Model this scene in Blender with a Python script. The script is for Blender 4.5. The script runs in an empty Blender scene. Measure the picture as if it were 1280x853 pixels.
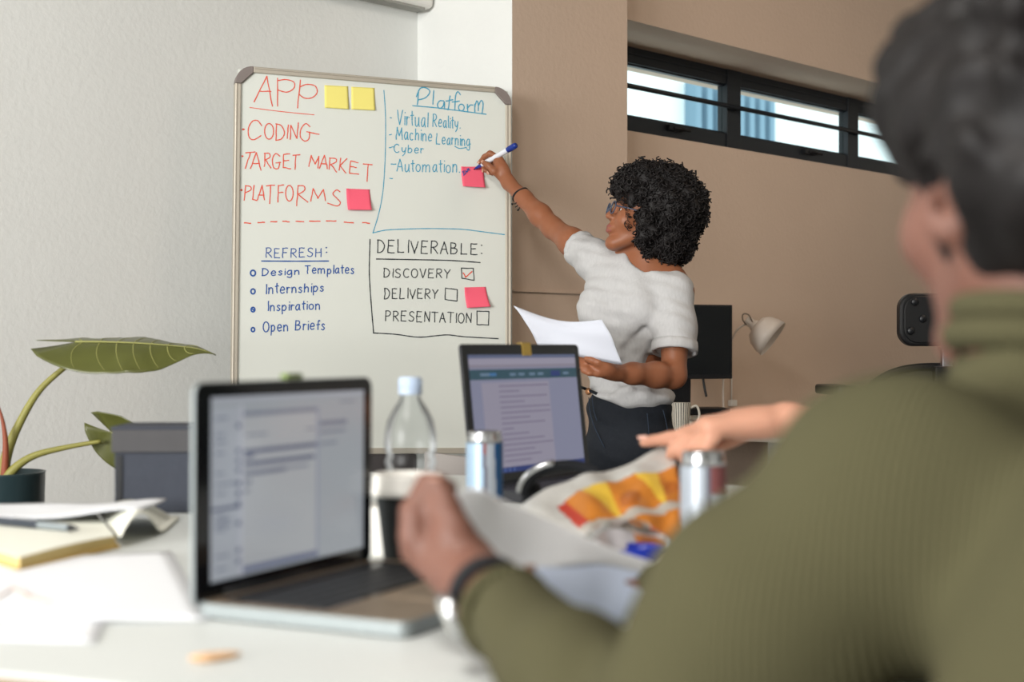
import bpy, math, random
import numpy as np
from mathutils import Vector, Matrix

random.seed(7)
RNG = np.random.default_rng(7)
SC = bpy.context.scene
COL = SC.collection

# ------------------------------------------------------------------ camera, world, lights, exposure
F = 1778.0                      # focal length in pixels of the 1280 wide frame (50 mm on 36 mm)
CAMZ, HOR = 1.10, 435.0         # eye height, row of the horizon
cam_d = bpy.data.cameras.new('camera')
cam_d.lens, cam_d.sensor_width, cam_d.sensor_fit = 50.0, 36.0, 'HORIZONTAL'
cam_d.shift_y = (HOR - 426.5) / 1280.0
cam_d.clip_start, cam_d.clip_end = 0.05, 200
cam_d.dof.use_dof = True
cam_d.dof.focus_distance = 4.25
cam_d.dof.aperture_fstop = 3.6
cam = bpy.data.objects.new('camera', cam_d)
COL.objects.link(cam)
cam.location = (0, 0, CAMZ)
cam.rotation_euler = (math.pi / 2, 0, 0)
SC.camera = cam

SC.view_settings.view_transform = 'Standard'
SC.view_settings.look = 'None'
SC.view_settings.gamma = 1.0
SC.view_settings.use_curve_mapping = False
SC.view_settings.exposure = 0.22
SC.cycles.use_denoising = True
SC.cycles.max_bounces = 8
SC.cycles.transparent_max_bounces = 16
SC.cycles.sample_clamp_indirect = 6.0
SC.cycles.caustics_reflective = False
SC.cycles.caustics_refractive = False

wd = bpy.data.worlds.new('sky')
SC.world = wd
wd.use_nodes = True
bgn = wd.node_tree.nodes['Background']
bgn.inputs[0].default_value = (0.92, 0.98, 1.0, 1)
bgn.inputs[1].default_value = 1.6

DX, DY = 0.703, 0.711           # direction along the window wall
NX, NY = 0.711, -0.703          # its normal, into the room
def ab(a, b, z=0.0):            # room coordinates: a along the wall, b from it
    return Vector((a * DX + b * NX, a * DY + b * NY, z))

def area(name, loc, target, sx, sy, watts, col):
    l = bpy.data.lights.new(name, 'AREA')
    l.shape, l.size, l.size_y, l.energy, l.color = 'RECTANGLE', sx, sy, watts, col
    o = bpy.data.objects.new(name, l)
    COL.objects.link(o)
    o.location = loc
    o.rotation_euler = (Vector(target) - Vector(loc)).to_track_quat('-Z', 'Y').to_euler()
    return o
area('window_daylight', ab(-5.2, -0.9, 1.75), ab(2.6, -2.6, 1.2), 2.8, 1.7, 430, (1.0, 1.0, 0.985))
area('ceiling_area_light', (-0.85, 0.35, 3.05), (0.1, 4.0, 0.9), 0.7, 0.7, 58, (1.0, 0.97, 0.92))
area('ceiling_area_light', ab(4.6, -1.4, 3.0), ab(5.4, -2.6, 0.6), 1.6, 1.6, 20, (1.0, 0.78, 0.60))  # unseen warm fill, added overhead to warm the window wall

# ------------------------------------------------------------------ helpers
def P(px, py, y):
    return Vector(((px - 640) * y / F, y, CAMZ - (py - HOR) * y / F))

def lin(c):
    return tuple((v / 12.92 if v <= 0.04045 else ((v + 0.055) / 1.055) ** 2.4) for v in [x / 255 for x in c])

def mat(name, rgb, rough=0.6, metal=0.0, var=0.0, vscale=30, bump=0.0, bscale=60, spec=0.5, trans=0.0, ior=1.45,
        alpha=1.0, coat=0.0, emit=None, estr=1.0, sheen=0.0, stretch=None, sss=0.0):
    m = bpy.data.materials.new(name)
    m.use_nodes = True
    nt = m.node_tree
    b = nt.nodes['Principled BSDF']
    c = lin(rgb) + (1,)
    b.inputs['Base Color'].default_value = c
    b.inputs['Roughness'].default_value = rough
    b.inputs['Metallic'].default_value = metal
    b.inputs['Specular IOR Level'].default_value = spec
    b.inputs['Transmission Weight'].default_value = trans
    b.inputs['IOR'].default_value = ior
    b.inputs['Alpha'].default_value = alpha
    b.inputs['Coat Weight'].default_value = coat
    if sheen:
        b.inputs['Sheen Weight'].default_value = sheen
    if sss:
        b.inputs['Subsurface Weight'].default_value = sss
        b.inputs['Subsurface Radius'].default_value = (1.0, 0.35, 0.2)
        b.inputs['Subsurface Scale'].default_value = 0.006
    if emit:
        b.inputs['Emission Color'].default_value = lin(emit) + (1,)
        b.inputs['Emission Strength'].default_value = estr
    if var or bump:
        tc = nt.nodes.new('ShaderNodeTexCoord')
        mp = nt.nodes.new('ShaderNodeMapping')
        nt.links.new(tc.outputs['Object'], mp.inputs[0])
        if stretch:
            mp.inputs['Scale'].default_value = stretch
        if var:
            n = nt.nodes.new('ShaderNodeTexNoise')
            n.inputs['Scale'].default_value = vscale
            n.inputs['Detail'].default_value = 5
            nt.links.new(mp.outputs[0], n.inputs['Vector'])
            mx = nt.nodes.new('ShaderNodeMix')
            mx.data_type = 'RGBA'
            mx.inputs['A'].default_value = tuple(max(0, v * (1 - var)) for v in c[:3]) + (1,)
            mx.inputs['B'].default_value = tuple(min(1, v * (1 + var)) for v in c[:3]) + (1,)
            nt.links.new(n.outputs['Fac'], mx.inputs['Factor'])
            nt.links.new(mx.outputs['Result'], b.inputs['Base Color'])
        if bump:
            n2 = nt.nodes.new('ShaderNodeTexNoise')
            n2.inputs['Scale'].default_value = bscale
            n2.inputs['Detail'].default_value = 4
            nt.links.new(mp.outputs[0], n2.inputs['Vector'])
            bp = nt.nodes.new('ShaderNodeBump')
            bp.inputs['Strength'].default_value = bump
            bp.inputs['Distance'].default_value = 0.01
            nt.links.new(n2.outputs['Fac'], bp.inputs['Height'])
            nt.links.new(bp.outputs[0], b.inputs['Normal'])
    return m

def emitter(name, rgb, s=1.0):  # screens only
    return mat(name, (10, 10, 12), rough=0.15, emit=rgb, estr=s)

def thin_glass(name, tint=(235, 245, 245), gloss=0.12, rough=0.02):
    m = bpy.data.materials.new(name)
    m.use_nodes = True
    nt = m.node_tree
    nt.nodes.clear()
    out = nt.nodes.new('ShaderNodeOutputMaterial')
    t = nt.nodes.new('ShaderNodeBsdfTransparent')
    t.inputs[0].default_value = lin(tint) + (1,)
    g = nt.nodes.new('ShaderNodeBsdfGlossy')
    g.inputs['Roughness'].default_value = rough
    lw = nt.nodes.new('ShaderNodeLayerWeight')
    lw.inputs['Blend'].default_value = gloss
    mx = nt.nodes.new('ShaderNodeMixShader')
    nt.links.new(lw.outputs['Fresnel'], mx.inputs[0])
    nt.links.new(t.outputs[0], mx.inputs[1])
    nt.links.new(g.outputs[0], mx.inputs[2])
    nt.links.new(mx.outputs[0], out.inputs[0])
    return m

def tag(o, label=None, cat=None, group=None, kind=None):
    if label: o['label'] = label
    if cat: o['category'] = cat
    if group: o['group'] = group
    if kind: o['kind'] = kind
    return o

def empty(name, loc, rz=0.0, label=None, cat=None, group=None):
    o = bpy.data.objects.new(name, None)
    o.empty_display_size = 0.05
    COL.objects.link(o)
    o.location = loc
    o.rotation_euler = (0, 0, rz)
    return tag(o, label, cat, group)

class MB:
    """collects shapes into one mesh"""
    def __init__(s):
        s.v, s.f, s.mi, s.sm = [], [], [], []
    def add(s, vs, fs, mi=0, smooth=False):
        o = len(s.v)
        s.v += [tuple(v) for v in vs]
        for f in fs:
            s.f.append(tuple(i + o for i in f))
            s.mi.append(mi)
            s.sm.append(smooth)
        return s
    def box(s, x0, x1, y0, y1, z0, z1, mi=0, M=None):
        vs = [Vector(p) for p in ((x0,y0,z0),(x1,y0,z0),(x1,y1,z0),(x0,y1,z0),(x0,y0,z1),(x1,y0,z1),(x1,y1,z1),(x0,y1,z1))]
        if M is not None: vs = [M @ v for v in vs]
        return s.add(vs, [(0,3,2,1),(4,5,6,7),(0,1,5,4),(1,2,6,5),(2,3,7,6),(3,0,4,7)], mi)
    def rbox(s, x0, x1, y0, y1, z0, z1, r, mi=0, seg=5, M=None, axis='z'):
        """box with rounded outline in the plane normal to axis"""
        def outline(a0, a1, b0, b1):
            pts = []
            for cx, cy, t0 in ((a1-r,b1-r,0),(a0+r,b1-r,90),(a0+r,b0+r,180),(a1-r,b0+r,270)):
                for k in range(seg + 1):
                    t = math.radians(t0 + 90 * k / seg)
                    pts.append((cx + r*math.cos(t), cy + r*math.sin(t)))
            return pts
        if axis == 'z':
            o = outline(x0, x1, y0, y1); lo = [Vector((a,b,z0)) for a,b in o]; hi = [Vector((a,b,z1)) for a,b in o]
        elif axis == 'y':
            o = outline(x0, x1, z0, z1); lo = [Vector((a,y1,b)) for a,b in o]; hi = [Vector((a,y0,b)) for a,b in o]
        else:
            o = outline(y0, y1, z0, z1); lo = [Vector((x0,a,b)) for a,b in o]; hi = [Vector((x1,a,b)) for a,b in o]
        n = len(o); vs = lo + hi
        if M is not None: vs = [M @ v for v in vs]
        fs = [tuple(range(n-1,-1,-1)), tuple(range(n,2*n))]
        fs += [(i,(i+1)%n,n+(i+1)%n,n+i) for i in range(n)]
        return s.add(vs, fs, mi)
    def tube(s, pts, r, n=8, mi=0, closed=False, caps=True):
        pts = [Vector(p) for p in pts]
        m = len(pts)
        rs = r if isinstance(r, (list, tuple)) else [r]*m
        vs, up = [], None
        for i in range(m):
            if closed: t = pts[(i+1)%m] - pts[i-1]
            else: t = pts[min(i+1,m-1)] - pts[max(i-1,0)]
            t.normalize()
            if up is None: up = t.orthogonal().normalized()
            else:
                up = up - t * up.dot(t)
                up = up.normalized() if up.length > 1e-6 else t.orthogonal().normalized()
            w = t.cross(up)
            for k in range(n):
                a = 2*math.pi*k/n
                vs.append(pts[i] + (up*math.cos(a) + w*math.sin(a))*rs[i])
        fs = []
        for i in range(m if closed else m-1):
            j = (i+1) % m
            for k in range(n):
                fs.append((i*n+k, i*n+(k+1)%n, j*n+(k+1)%n, j*n+k))
        if caps and not closed:
            fs.append(tuple(range(n-1,-1,-1))); fs.append(tuple(range((m-1)*n, m*n)))
        return s.add(vs, fs, mi, True)
    def lathe(s, prof, n=32, mi=0, M=None, closed=False):
        """prof: list of (r, z)"""
        vs, fs = [], []
        for r, z in prof:
            for k in range(n):
                a = 2*math.pi*k/n
                v = Vector((r*math.cos(a), r*math.sin(a), z))
                vs.append(M @ v if M is not None else v)
        m = len(prof)
        for i in range(m-1):
            for k in range(n):
                fs.append((i*n+k, i*n+(k+1)%n, (i+1)*n+(k+1)%n, (i+1)*n+k))
        if not closed:
            if prof[0][0] > 1e-6: fs.append(tuple(range(n-1,-1,-1)))
            if prof[-1][0] > 1e-6: fs.append(tuple(range((m-1)*n, m*n)))
        return s.add(vs, fs, mi, True)
    def grid(s, fn, nu, nv, mi=0):
        vs = [fn(i/nu, j/nv) for j in range(nv+1) for i in range(nu+1)]
        fs, w = [], nu+1
        for j in range(nv):
            for i in range(nu):
                fs.append((j*w+i, j*w+i+1, (j+1)*w+i+1, (j+1)*w+i))
        if callable(mi):
            o = len(s.f); s.add(vs, fs, 0, True)
            for q in range(len(fs)): s.mi[o+q] = mi((q % nu + .5)/nu, (q // nu + .5)/nv)
            return s
        return s.add(vs, fs, mi, True)
    def build(s, name, mats, parent=None, loc=None, rz=None, bevel=0.0, solid=0.0, sub=0, smooth=None):
        me = bpy.data.meshes.new(name)
        me.from_pydata(s.v, [], s.f)
        if not isinstance(mats, (list, tuple)): mats = [mats]
        for m in mats: me.materials.append(m)
        me.polygons.foreach_set('material_index', s.mi)
        me.polygons.foreach_set('use_smooth', s.sm if smooth is None else [smooth]*len(s.f))
        me.update()
        o = bpy.data.objects.new(name, me)
        COL.objects.link(o)
        if parent: o.parent = parent
        if loc is not None: o.location = loc
        if rz is not None: o.rotation_euler = (0,0,rz)
        if solid:
            md = o.modifiers.new('thickness', 'SOLIDIFY'); md.thickness = solid; md.offset = 0
        if bevel:
            md = o.modifiers.new('bevel', 'BEVEL'); md.width = bevel; md.segments = 3; md.limit_method = 'ANGLE'
            md.harden_normals = False
        if sub:
            md = o.modifiers.new('subdivision', 'SUBSURF'); md.levels = sub; md.render_levels = sub
        return o

def lerp(a, b, t): return a + (b - a) * t
def polyline(pts, t):
    """smooth interpolation through control points, t in 0..1 (Catmull-Rom)"""
    n = len(pts) - 1
    x = min(max(t, 0), 1) * n
    i = min(int(x), n - 1); f = x - i
    p0, p1, p2, p3 = pts[max(i-1,0)], pts[i], pts[i+1], pts[min(i+2,n)]
    return 0.5*((2*p1) + (p2-p0)*f + (2*p0-5*p1+4*p2-p3)*f*f + (3*p1-p0-3*p2+p3)*f*f*f)
def curve(pts, n=24): 
    pts = [Vector(p) for p in pts]
    return [polyline(pts, i/n) for i in range(n+1)]

# ---- organic modelling: smooth union of simple solids sampled on a grid, then one continuous skin (surface nets)
class Body:
    def __init__(s, h, k=0.02):
        s.h, s.k, s.pr = h, k, []
    def cone(s, a, b, ra, rb, k=None, op=1, flat=None, fac=1.0):
        s.pr.append(('c', np.array(a, float), np.array(b, float), ra, rb, s.k if k is None else k, op,
                     None if flat is None else np.array(Vector(flat).normalized(), float), fac)); return s
    def chain(s, pts, rs, k=None, **kw):
        for i in range(len(pts)-1): s.cone(pts[i], pts[i+1], rs[i], rs[i+1], k, **kw)
        return s
    def ell(s, c, r, axes=None, k=None, op=1):
        A = np.eye(3) if axes is None else np.array([list(Vector(x).normalized()) for x in axes], float)
        s.pr.append(('e', np.array(c, float), np.array(r, float), A, s.k if k is None else k, op)); return s
    def plane(s, p, n, k=0.004):     # cuts away the side n points to
        s.pr.append(('p', np.array(p, float), np.array(Vector(n).normalized(), float), k, None)); return s
    def cut(s, p, n, c, r, k=0.004): # the same, only within a ball round c
        s.pr.append(('p', np.array(p, float), np.array(Vector(n).normalized(), float), k, (np.array(c, float), r))); return s
    def field(s):
        lo, hi = np.full(3, 1e9), np.full(3, -1e9)
        for q in s.pr:
            if q[0] == 'c' and q[6] > 0:
                m = max(q[3], q[4])
                lo = np.minimum(lo, np.minimum(q[1], q[2]) - m); hi = np.maximum(hi, np.maximum(q[1], q[2]) + m)
            elif q[0] == 'e' and q[5] > 0:
                e = np.sqrt(((q[3] * q[2][:, None])**2).sum(0))
                lo = np.minimum(lo, q[1] - e); hi = np.maximum(hi, q[1] + e)
        h = s.h
        lo -= 3*h; hi += 3*h
        n = np.ceil((hi - lo)/h).astype(int) + 1
        ax = [(lo[i] + h*np.arange(n[i])).astype(np.float32) for i in range(3)]
        Fd = np.full(tuple(n), 0.5, np.float32)
        for q in s.pr:
            if q[0] == 'p':
                _, p, nn, k, ball = q
                b0, b1 = (lo, hi) if ball is None else (ball[0]-ball[1], ball[0]+ball[1])
                op = -1
            elif q[0] == 'c':
                _, a, b, ra, rb, k, op, fl, fac = q
                m = max(ra, rb) + k + 3*h
                b0, b1 = np.minimum(a, b) - m, np.maximum(a, b) + m
            else:
                _, c, r, A, k, op = q
                e = np.sqrt(((A * r[:, None])**2).sum(0))
                m = k*1.6 + 3*h
                b0, b1 = c - e - m, c + e + m
            i0 = np.clip(np.floor((b0 - lo)/h).astype(int), 0, n); i1 = np.clip(np.ceil((b1 - lo)/h).astype(int)+1, 0, n)
            if (i1 <= i0).any(): continue
            sl = tuple(slice(i0[d], i1[d]) for d in range(3))
            X = ax[0][sl[0]][:, None, None]; Y = ax[1][sl[1]][None, :, None]; Z = ax[2][sl[2]][None, None, :]
            if q[0] == 'p':
                d = -((X-p[0])*nn[0] + (Y-p[1])*nn[1] + (Z-p[2])*nn[2])
                d = np.broadcast_to(d, Fd[sl].shape)
                if ball is not None:
                    rr = np.sqrt((X-ball[0][0])**2 + (Y-ball[0][1])**2 + (Z-ball[0][2])**2) - ball[1] + 2*k
                    d = np.maximum(d, rr)
            elif q[0] == 'c':
                x, y, z = X-a[0], Y-a[1], Z-a[2]
                ba = b - a; L2 = max(float(ba@ba), 1e-9)
                if fl is not None:
                    g = (x*fl[0] + y*fl[1] + z*fl[2])*(1/fac - 1)
                    x, y, z = x + g*fl[0], y + g*fl[1], z + g*fl[2]
                t = np.clip((x*ba[0] + y*ba[1] + z*ba[2])/L2, 0, 1)
                d = np.sqrt((x-t*ba[0])**2 + (y-t*ba[1])**2 + (z-t*ba[2])**2) - (ra + (rb-ra)*t)
                if fl is not None and fac < 1: d = d*(0.5+0.5*fac)
            else:
                x, y, z = X-c[0], Y-c[1], Z-c[2]
                w = [(x*A[i,0] + y*A[i,1] + z*A[i,2])/r[i] for i in range(3)]
                k0 = np.sqrt(w[0]**2 + w[1]**2 + w[2]**2)
                k1 = np.sqrt((w[0]/r[0])**2 + (w[1]/r[1])**2 + (w[2]/r[2])**2) + 1e-6
                d = k0*(k0-1)/k1
            A0 = Fd[sl]
            if op > 0:
                hh = np.maximum(k - np.abs(A0-d), 0)/k
                Fd[sl] = np.minimum(A0, d) - hh*hh*k*0.25
            else:
                d = -d
                hh = np.maximum(k - np.abs(A0-d), 0)/k
                Fd[sl] = np.maximum(A0, d) + hh*hh*k*0.25
        return Fd, lo, ax
    def mesh(s, name, mats, parent=None, warp=None, paint=None, smooth_it=2):
        Fd, lo, ax = s.field()
        if warp is not None:
            Fd = Fd + warp(ax[0][:, None, None], ax[1][None, :, None], ax[2][None, None, :]).astype(np.float32)
        V, Q = nets(Fd, lo, s.h)
        for _ in range(smooth_it): V = relax(V, Q)
        me = bpy.data.meshes.new(name)
        me.vertices.add(len(V)); me.vertices.foreach_set('co', V.astype(np.float32).ravel())
        me.loops.add(Q.size); me.loops.foreach_set('vertex_index', Q.astype(np.int32).ravel())
        me.polygons.add(len(Q)); me.polygons.foreach_set('loop_start', np.arange(0, Q.size, 4, dtype=np.int32))
        me.polygons.foreach_set('loop_total', np.full(len(Q), 4, np.int32))
        if not isinstance(mats, (list, tuple)): mats = [mats]
        for m in mats: me.materials.append(m)
        if paint is not None:
            me.polygons.foreach_set('material_index', paint(V[Q].mean(1)).astype(np.int32))
        me.polygons.foreach_set('use_smooth', np.ones(len(Q), bool))
        me.update(calc_edges=True); me.validate()
        o = bpy.data.objects.new(name, me)
        COL.objects.link(o)
        if parent:
            o.parent = parent
            o.matrix_parent_inverse = Matrix.LocRotScale(parent.location, parent.rotation_euler, parent.scale).inverted()
        return o, V, Q

def relax(V, Q):
    S = np.zeros_like(V); C = np.zeros(len(V))
    for i in range(4):
        for j in ((i+1) % 4, (i+3) % 4):
            np.add.at(S, Q[:, i], V[Q[:, j]]); np.add.at(C, Q[:, i], 1)
    return 0.5*V + 0.5*S/np.maximum(C, 1)[:, None]

def nets(Fd, lo, h):
    S = Fd < 0
    c = [S[i:Fd.shape[0]-1+i, j:Fd.shape[1]-1+j, k:Fd.shape[2]-1+k] for i in (0,1) for j in (0,1) for k in (0,1)]
    al, an = c[0].copy(), c[0].copy()
    for q in c[1:]: al &= q; an |= q
    msk = an & ~al
    I = np.argwhere(msk)
    idx = np.full(msk.shape, -1, np.int64); idx[msk] = np.arange(len(I))
    off = np.array([(i,j,k) for i in (0,1) for j in (0,1) for k in (0,1)])
    val = np.stack([Fd[I[:,0]+o[0], I[:,1]+o[1], I[:,2]+o[2]] for o in off], 1).astype(float)
    acc = np.zeros((len(I), 3)); cnt = np.zeros(len(I))
    for p in range(8):
        for q in range(p+1, 8):
            if np.abs(off[p]-off[q]).sum() != 1: continue
            a, b = val[:, p], val[:, q]
            cr = (a < 0) != (b < 0)
            t = np.where(cr, a/np.where(cr, a-b, 1), 0)
            acc += np.where(cr[:, None], off[p] + t[:, None]*(off[q]-off[p]), 0); cnt += cr
    V = lo + h*(I + acc/cnt[:, None])
    quads = []
    for d in range(3):
        e, g = (d+1) % 3, (d+2) % 3
        s0 = [slice(None)]*3; s1 = [slice(None)]*3
        s0[d] = slice(0, -1); s1[d] = slice(1, None)
        A, B = S[tuple(s0)], S[tuple(s1)]
        E = np.argwhere(A != B)
        ok = (E[:, e] > 0) & (E[:, g] > 0) & (E[:, e] < Fd.shape[e]-1) & (E[:, g] < Fd.shape[g]-1)
        E = E[ok]
        ins = A[E[:,0], E[:,1], E[:,2]]
        def cell(de, dg):
            T = E.copy(); T[:, e] += de; T[:, g] += dg
            return idx[T[:,0], T[:,1], T[:,2]]
        q = np.stack([cell(-1,-1), cell(0,-1), cell(0,0), cell(-1,0)], 1)
        q[~ins] = q[~ins][:, ::-1]
        quads.append(q)
    return V, np.concatenate(quads)

# ------------------------------------------------------------------ materials
M = {}
M['wall'] = mat('white_plaster', (230, 231, 228), rough=0.9, var=0.03, vscale=3, bump=0.14, bscale=55)
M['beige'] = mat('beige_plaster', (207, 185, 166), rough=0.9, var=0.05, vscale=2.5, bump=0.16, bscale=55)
M['floor'] = mat('concrete_floor', (92, 86, 80), rough=0.5, var=0.15, vscale=4)
M['ceil'] = mat('ceiling_paint', (168, 163, 156), rough=0.9)
M['black_frame'] = mat('black_window_frame', (20, 26, 33), rough=0.45)
M['glass'] = thin_glass('window_glass', (240, 248, 248), 0.06)
M['alu'] = mat('anodised_aluminium', (200, 192, 178), rough=0.42, metal=0.55)
M['corner'] = mat('grey_corner_plastic', (128, 118, 114), rough=0.55)
M['board'] = mat('whiteboard_enamel', (220, 223, 216), rough=0.34, spec=0.35)
M['black'] = mat('black_plastic', (16, 18, 22), rough=0.45)
M['soft_black'] = mat('matt_black_fabric', (22, 24, 28), rough=0.9, bump=0.2, bscale=300)
M['white_plastic'] = mat('white_plastic', (225, 222, 216), rough=0.4)
M['chrome'] = mat('polished_metal', (205, 207, 210), rough=0.22, metal=1.0)
M['steel'] = mat('brushed_steel', (170, 172, 176), rough=0.35, metal=1.0)
M['paper'] = mat('white_paper', (236, 238, 242), rough=0.8, var=0.02, vscale=12)

def ab_at(px, b):               # room coordinate a of the wall point seen in column px, on the plane b
    t = (px - 640) / F
    y = b / (NX*t + NY)
    return DX*t*y + DY*y, y

ROT_AB = Matrix(((DX, NX, 0, 0), (DY, NY, 0, 0), (0, 0, 1, 0), (0, 0, 0, 1)))
def room_box(mb, a0, a1, b0, b1, z0, z1, mi=0):
    vs = [ab(a, b, z) for a, b, z in ((a0,b0,z0),(a1,b0,z0),(a1,b1,z0),(a0,b1,z0),(a0,b0,z1),(a1,b0,z1),(a1,b1,z1),(a0,b1,z1))]
    # a,b axes are left handed, so the faces run the other way round
    return mb.add(vs, [(0,1,2,3),(7,6,5,4),(4,5,1,0),(5,6,2,1),(6,7,3,2),(7,4,0,3)], mi)

def structure(name, mb, m, parent=None, **kw):
    o = mb.build(name, m, parent, **kw)
    if parent is None: o['kind'] = 'structure'
    return o

B_COL, B_WALL, B_LEFT, B_FRAME, B_OUT = -3.374, -3.494, -3.854, -3.80, -4.02
A_COL0, A_COL1 = 3.413, 4.015
A_END, A_START, B_BACK, Z_CEIL = 8.4, -5.6, 2.6, 3.2
Z_SILL, Z_SOFFIT, Z_OUTER = 1.928, 2.351, 2.315
A_WIN1 = ab_at(1240, B_FRAME)[0]

structure('floor', room_box(MB(), A_START-.2, A_END+.2, B_OUT, B_BACK+.2, -0.1, 0.0), M['floor'])
structure('ceiling', room_box(MB(), A_START-.2, A_END+.2, B_OUT, B_BACK+.2, Z_CEIL, Z_CEIL+.1), M['ceil'])
structure('wall_left', room_box(MB(), A_START-.2, A_COL0+.05, B_LEFT-.15, B_LEFT, 0, Z_CEIL), M['wall'])
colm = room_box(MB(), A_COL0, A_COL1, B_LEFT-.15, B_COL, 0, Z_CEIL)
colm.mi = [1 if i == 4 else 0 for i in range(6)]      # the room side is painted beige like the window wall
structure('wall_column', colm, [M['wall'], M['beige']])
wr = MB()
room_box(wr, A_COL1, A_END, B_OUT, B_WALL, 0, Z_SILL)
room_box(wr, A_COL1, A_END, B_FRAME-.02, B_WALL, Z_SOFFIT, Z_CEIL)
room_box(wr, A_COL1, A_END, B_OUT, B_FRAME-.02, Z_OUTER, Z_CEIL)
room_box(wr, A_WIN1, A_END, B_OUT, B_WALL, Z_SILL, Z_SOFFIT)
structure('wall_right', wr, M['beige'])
structure('wall_far', room_box(MB(), A_END, A_END+.15, B_OUT, B_BACK, 0, Z_CEIL), M['wall'])
structure('wall_near', room_box(MB(), A_START-.15, A_START, B_OUT, B_BACK, 0, Z_CEIL), M['wall'])
structure('wall_back', room_box(MB(), A_START, A_END, B_BACK, B_BACK+.15, 0, Z_CEIL), M['wall'])
# horizontal ledge line across the column, cable channel above the soffit
zl = CAMZ + (HOR - 365.5) * 4.87 / F
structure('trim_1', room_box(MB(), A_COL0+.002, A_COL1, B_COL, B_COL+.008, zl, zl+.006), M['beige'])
structure('baseboard_left', room_box(MB(), A_START, A_COL0, B_LEFT, B_LEFT+.015, 0, .09), M['wall'], bevel=.003)
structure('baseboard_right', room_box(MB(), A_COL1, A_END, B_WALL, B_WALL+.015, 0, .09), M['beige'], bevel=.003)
tk = MB()
room_box(tk, A_COL1+.004, A_COL1+.034, B_WALL, B_WALL+.022, Z_SOFFIT+.012, Z_CEIL)
tk.lathe([(.0, -.016), (.011, -.012), (.014, 0), (.011, .012), (0, .016)], 16, M=Matrix.Translation(ab(A_COL1+.019, B_WALL+.012, Z_SOFFIT+.012)))
o = structure('trim_2', tk, M['white_plastic'], bevel=.003)

# window: black steel frame with three panes and a security bar
wf = MB()
a_l = A_COL1
def fr(a0, a1, z0, z1, b0=-.045, b1=0.0): room_box(wf, a0, a1, B_FRAME+b0, B_FRAME+b1, z0, z1)
fr(a_l, A_WIN1, 2.283, Z_SOFFIT)
fr(a_l, A_WIN1, Z_SILL, 2.062)
mull = [(ab_at(908, B_FRAME)[0], ab_at(925, B_FRAME)[0]), (ab_at(1059, B_FRAME)[0], ab_at(1072, B_FRAME)[0]), (A_WIN1-.06, A_WIN1)]
for m0, m1 in mull: fr(m0, m1, Z_SILL, Z_SOFFIT, -.05, .006)
fr(a_l, a_l+.03, Z_SILL, Z_SOFFIT)
# slim inner steps of the frame
fr(a_l, A_WIN1, 2.062, 2.070, -.04, -.012); fr(a_l, A_WIN1, 2.276, 2.283, -.04, -.012)
fr(a_l, A_WIN1, 2.318, 2.324, 0, .006)
win = structure('window_1', wf, M['black_frame'], bevel=.003)
bar = MB(); bar.tube([ab(a_l, B_FRAME+.03, 2.178), ab(A_WIN1, B_FRAME+.03, 2.178)], .0105, 10)
for m0, m1 in mull[:2]:
    bar.tube([ab((m0+m1)/2, B_FRAME, 2.178), ab((m0+m1)/2, B_FRAME+.032, 2.178)], .012, 8)
bar.build('security_bar', M['black_frame'], win)
hd = MB()
for pxh in (842, 1010):
    ah = ab_at(pxh, B_FRAME)[0]
    room_box(hd, ah-.05, ah+.05, B_FRAME, B_FRAME+.02, 2.030, 2.052)
    hd.tube([ab(ah-.02, B_FRAME+.02, 2.041), ab(ah+.07, B_FRAME+.035, 2.036)], .007, 8)
hd.build('window_latch', M['black'], win)
edges = [a_l+.03, mull[0][0], mull[0][1], mull[1][0], mull[1][1], A_WIN1-.06]
for i in range(3):
    room_box(MB(), edges[2*i], edges[2*i+1], B_FRAME-.028, B_FRAME-.022, 2.062, 2.283).build('pane', M['glass'], win)

# building across the street, seen through the panes
bl = empty('building', ab(7, -12, 0), 0, 'pale building with blue-grey vertical fins seen through the high window', 'building')
def facade(px0, px1, y):
    a0, a1 = ab_at(px0, -12)[0], ab_at(px1, -12)[0]
    return a0, a1
M['facade'] = mat('pale_facade', (236, 240, 240), rough=0.8)
M['fin'] = mat('blue_grey_fin', (128, 156, 174), rough=0.7)
def local(o, mb):               # moves a mesh built in world space under its empty
    inv = Matrix.LocRotScale(o.location, o.rotation_euler, o.scale).inverted()
    mb.v = [tuple(inv @ Vector(v)) for v in mb.v]
    return mb
fb = room_box(MB(), 4.5, 22, -16, -12, -2, 4.72)
local(bl, fb).build('facade', M['facade'], bl)
a0, a1 = ab_at(856, -12)[0], ab_at(956, -12)[0]
for i in range(8):
    aa = lerp(a0, a1, i/7.6)
    local(bl, room_box(MB(), aa, aa+(a1-a0)*.062, -12, -11.8, -2, 4.74)).build('fin', M['fin'], bl)

# air conditioner high on the left wall
yac = 4.86
ac = empty('air_conditioner', ab(2.75, B_LEFT, 2.33), 0, 'white wall air conditioner high up at the top edge above the whiteboard', 'air conditioner')
za = CAMZ + (HOR - 6) * 5.0 / F
mb = MB(); room_box(mb, 2.52, A_COL0-.005, B_LEFT, B_LEFT+.10, za, za+.30)
local(ac, mb).build('casing', M['white_plastic'], ac, bevel=.02)
mb = MB(); room_box(mb, 2.56, A_COL0-.04, B_LEFT+.03, B_LEFT+.085, za-.006, za+.004)
local(ac, mb).build('air_vent', mat('vent_grey', (150, 148, 142), 0.6), ac)

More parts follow.
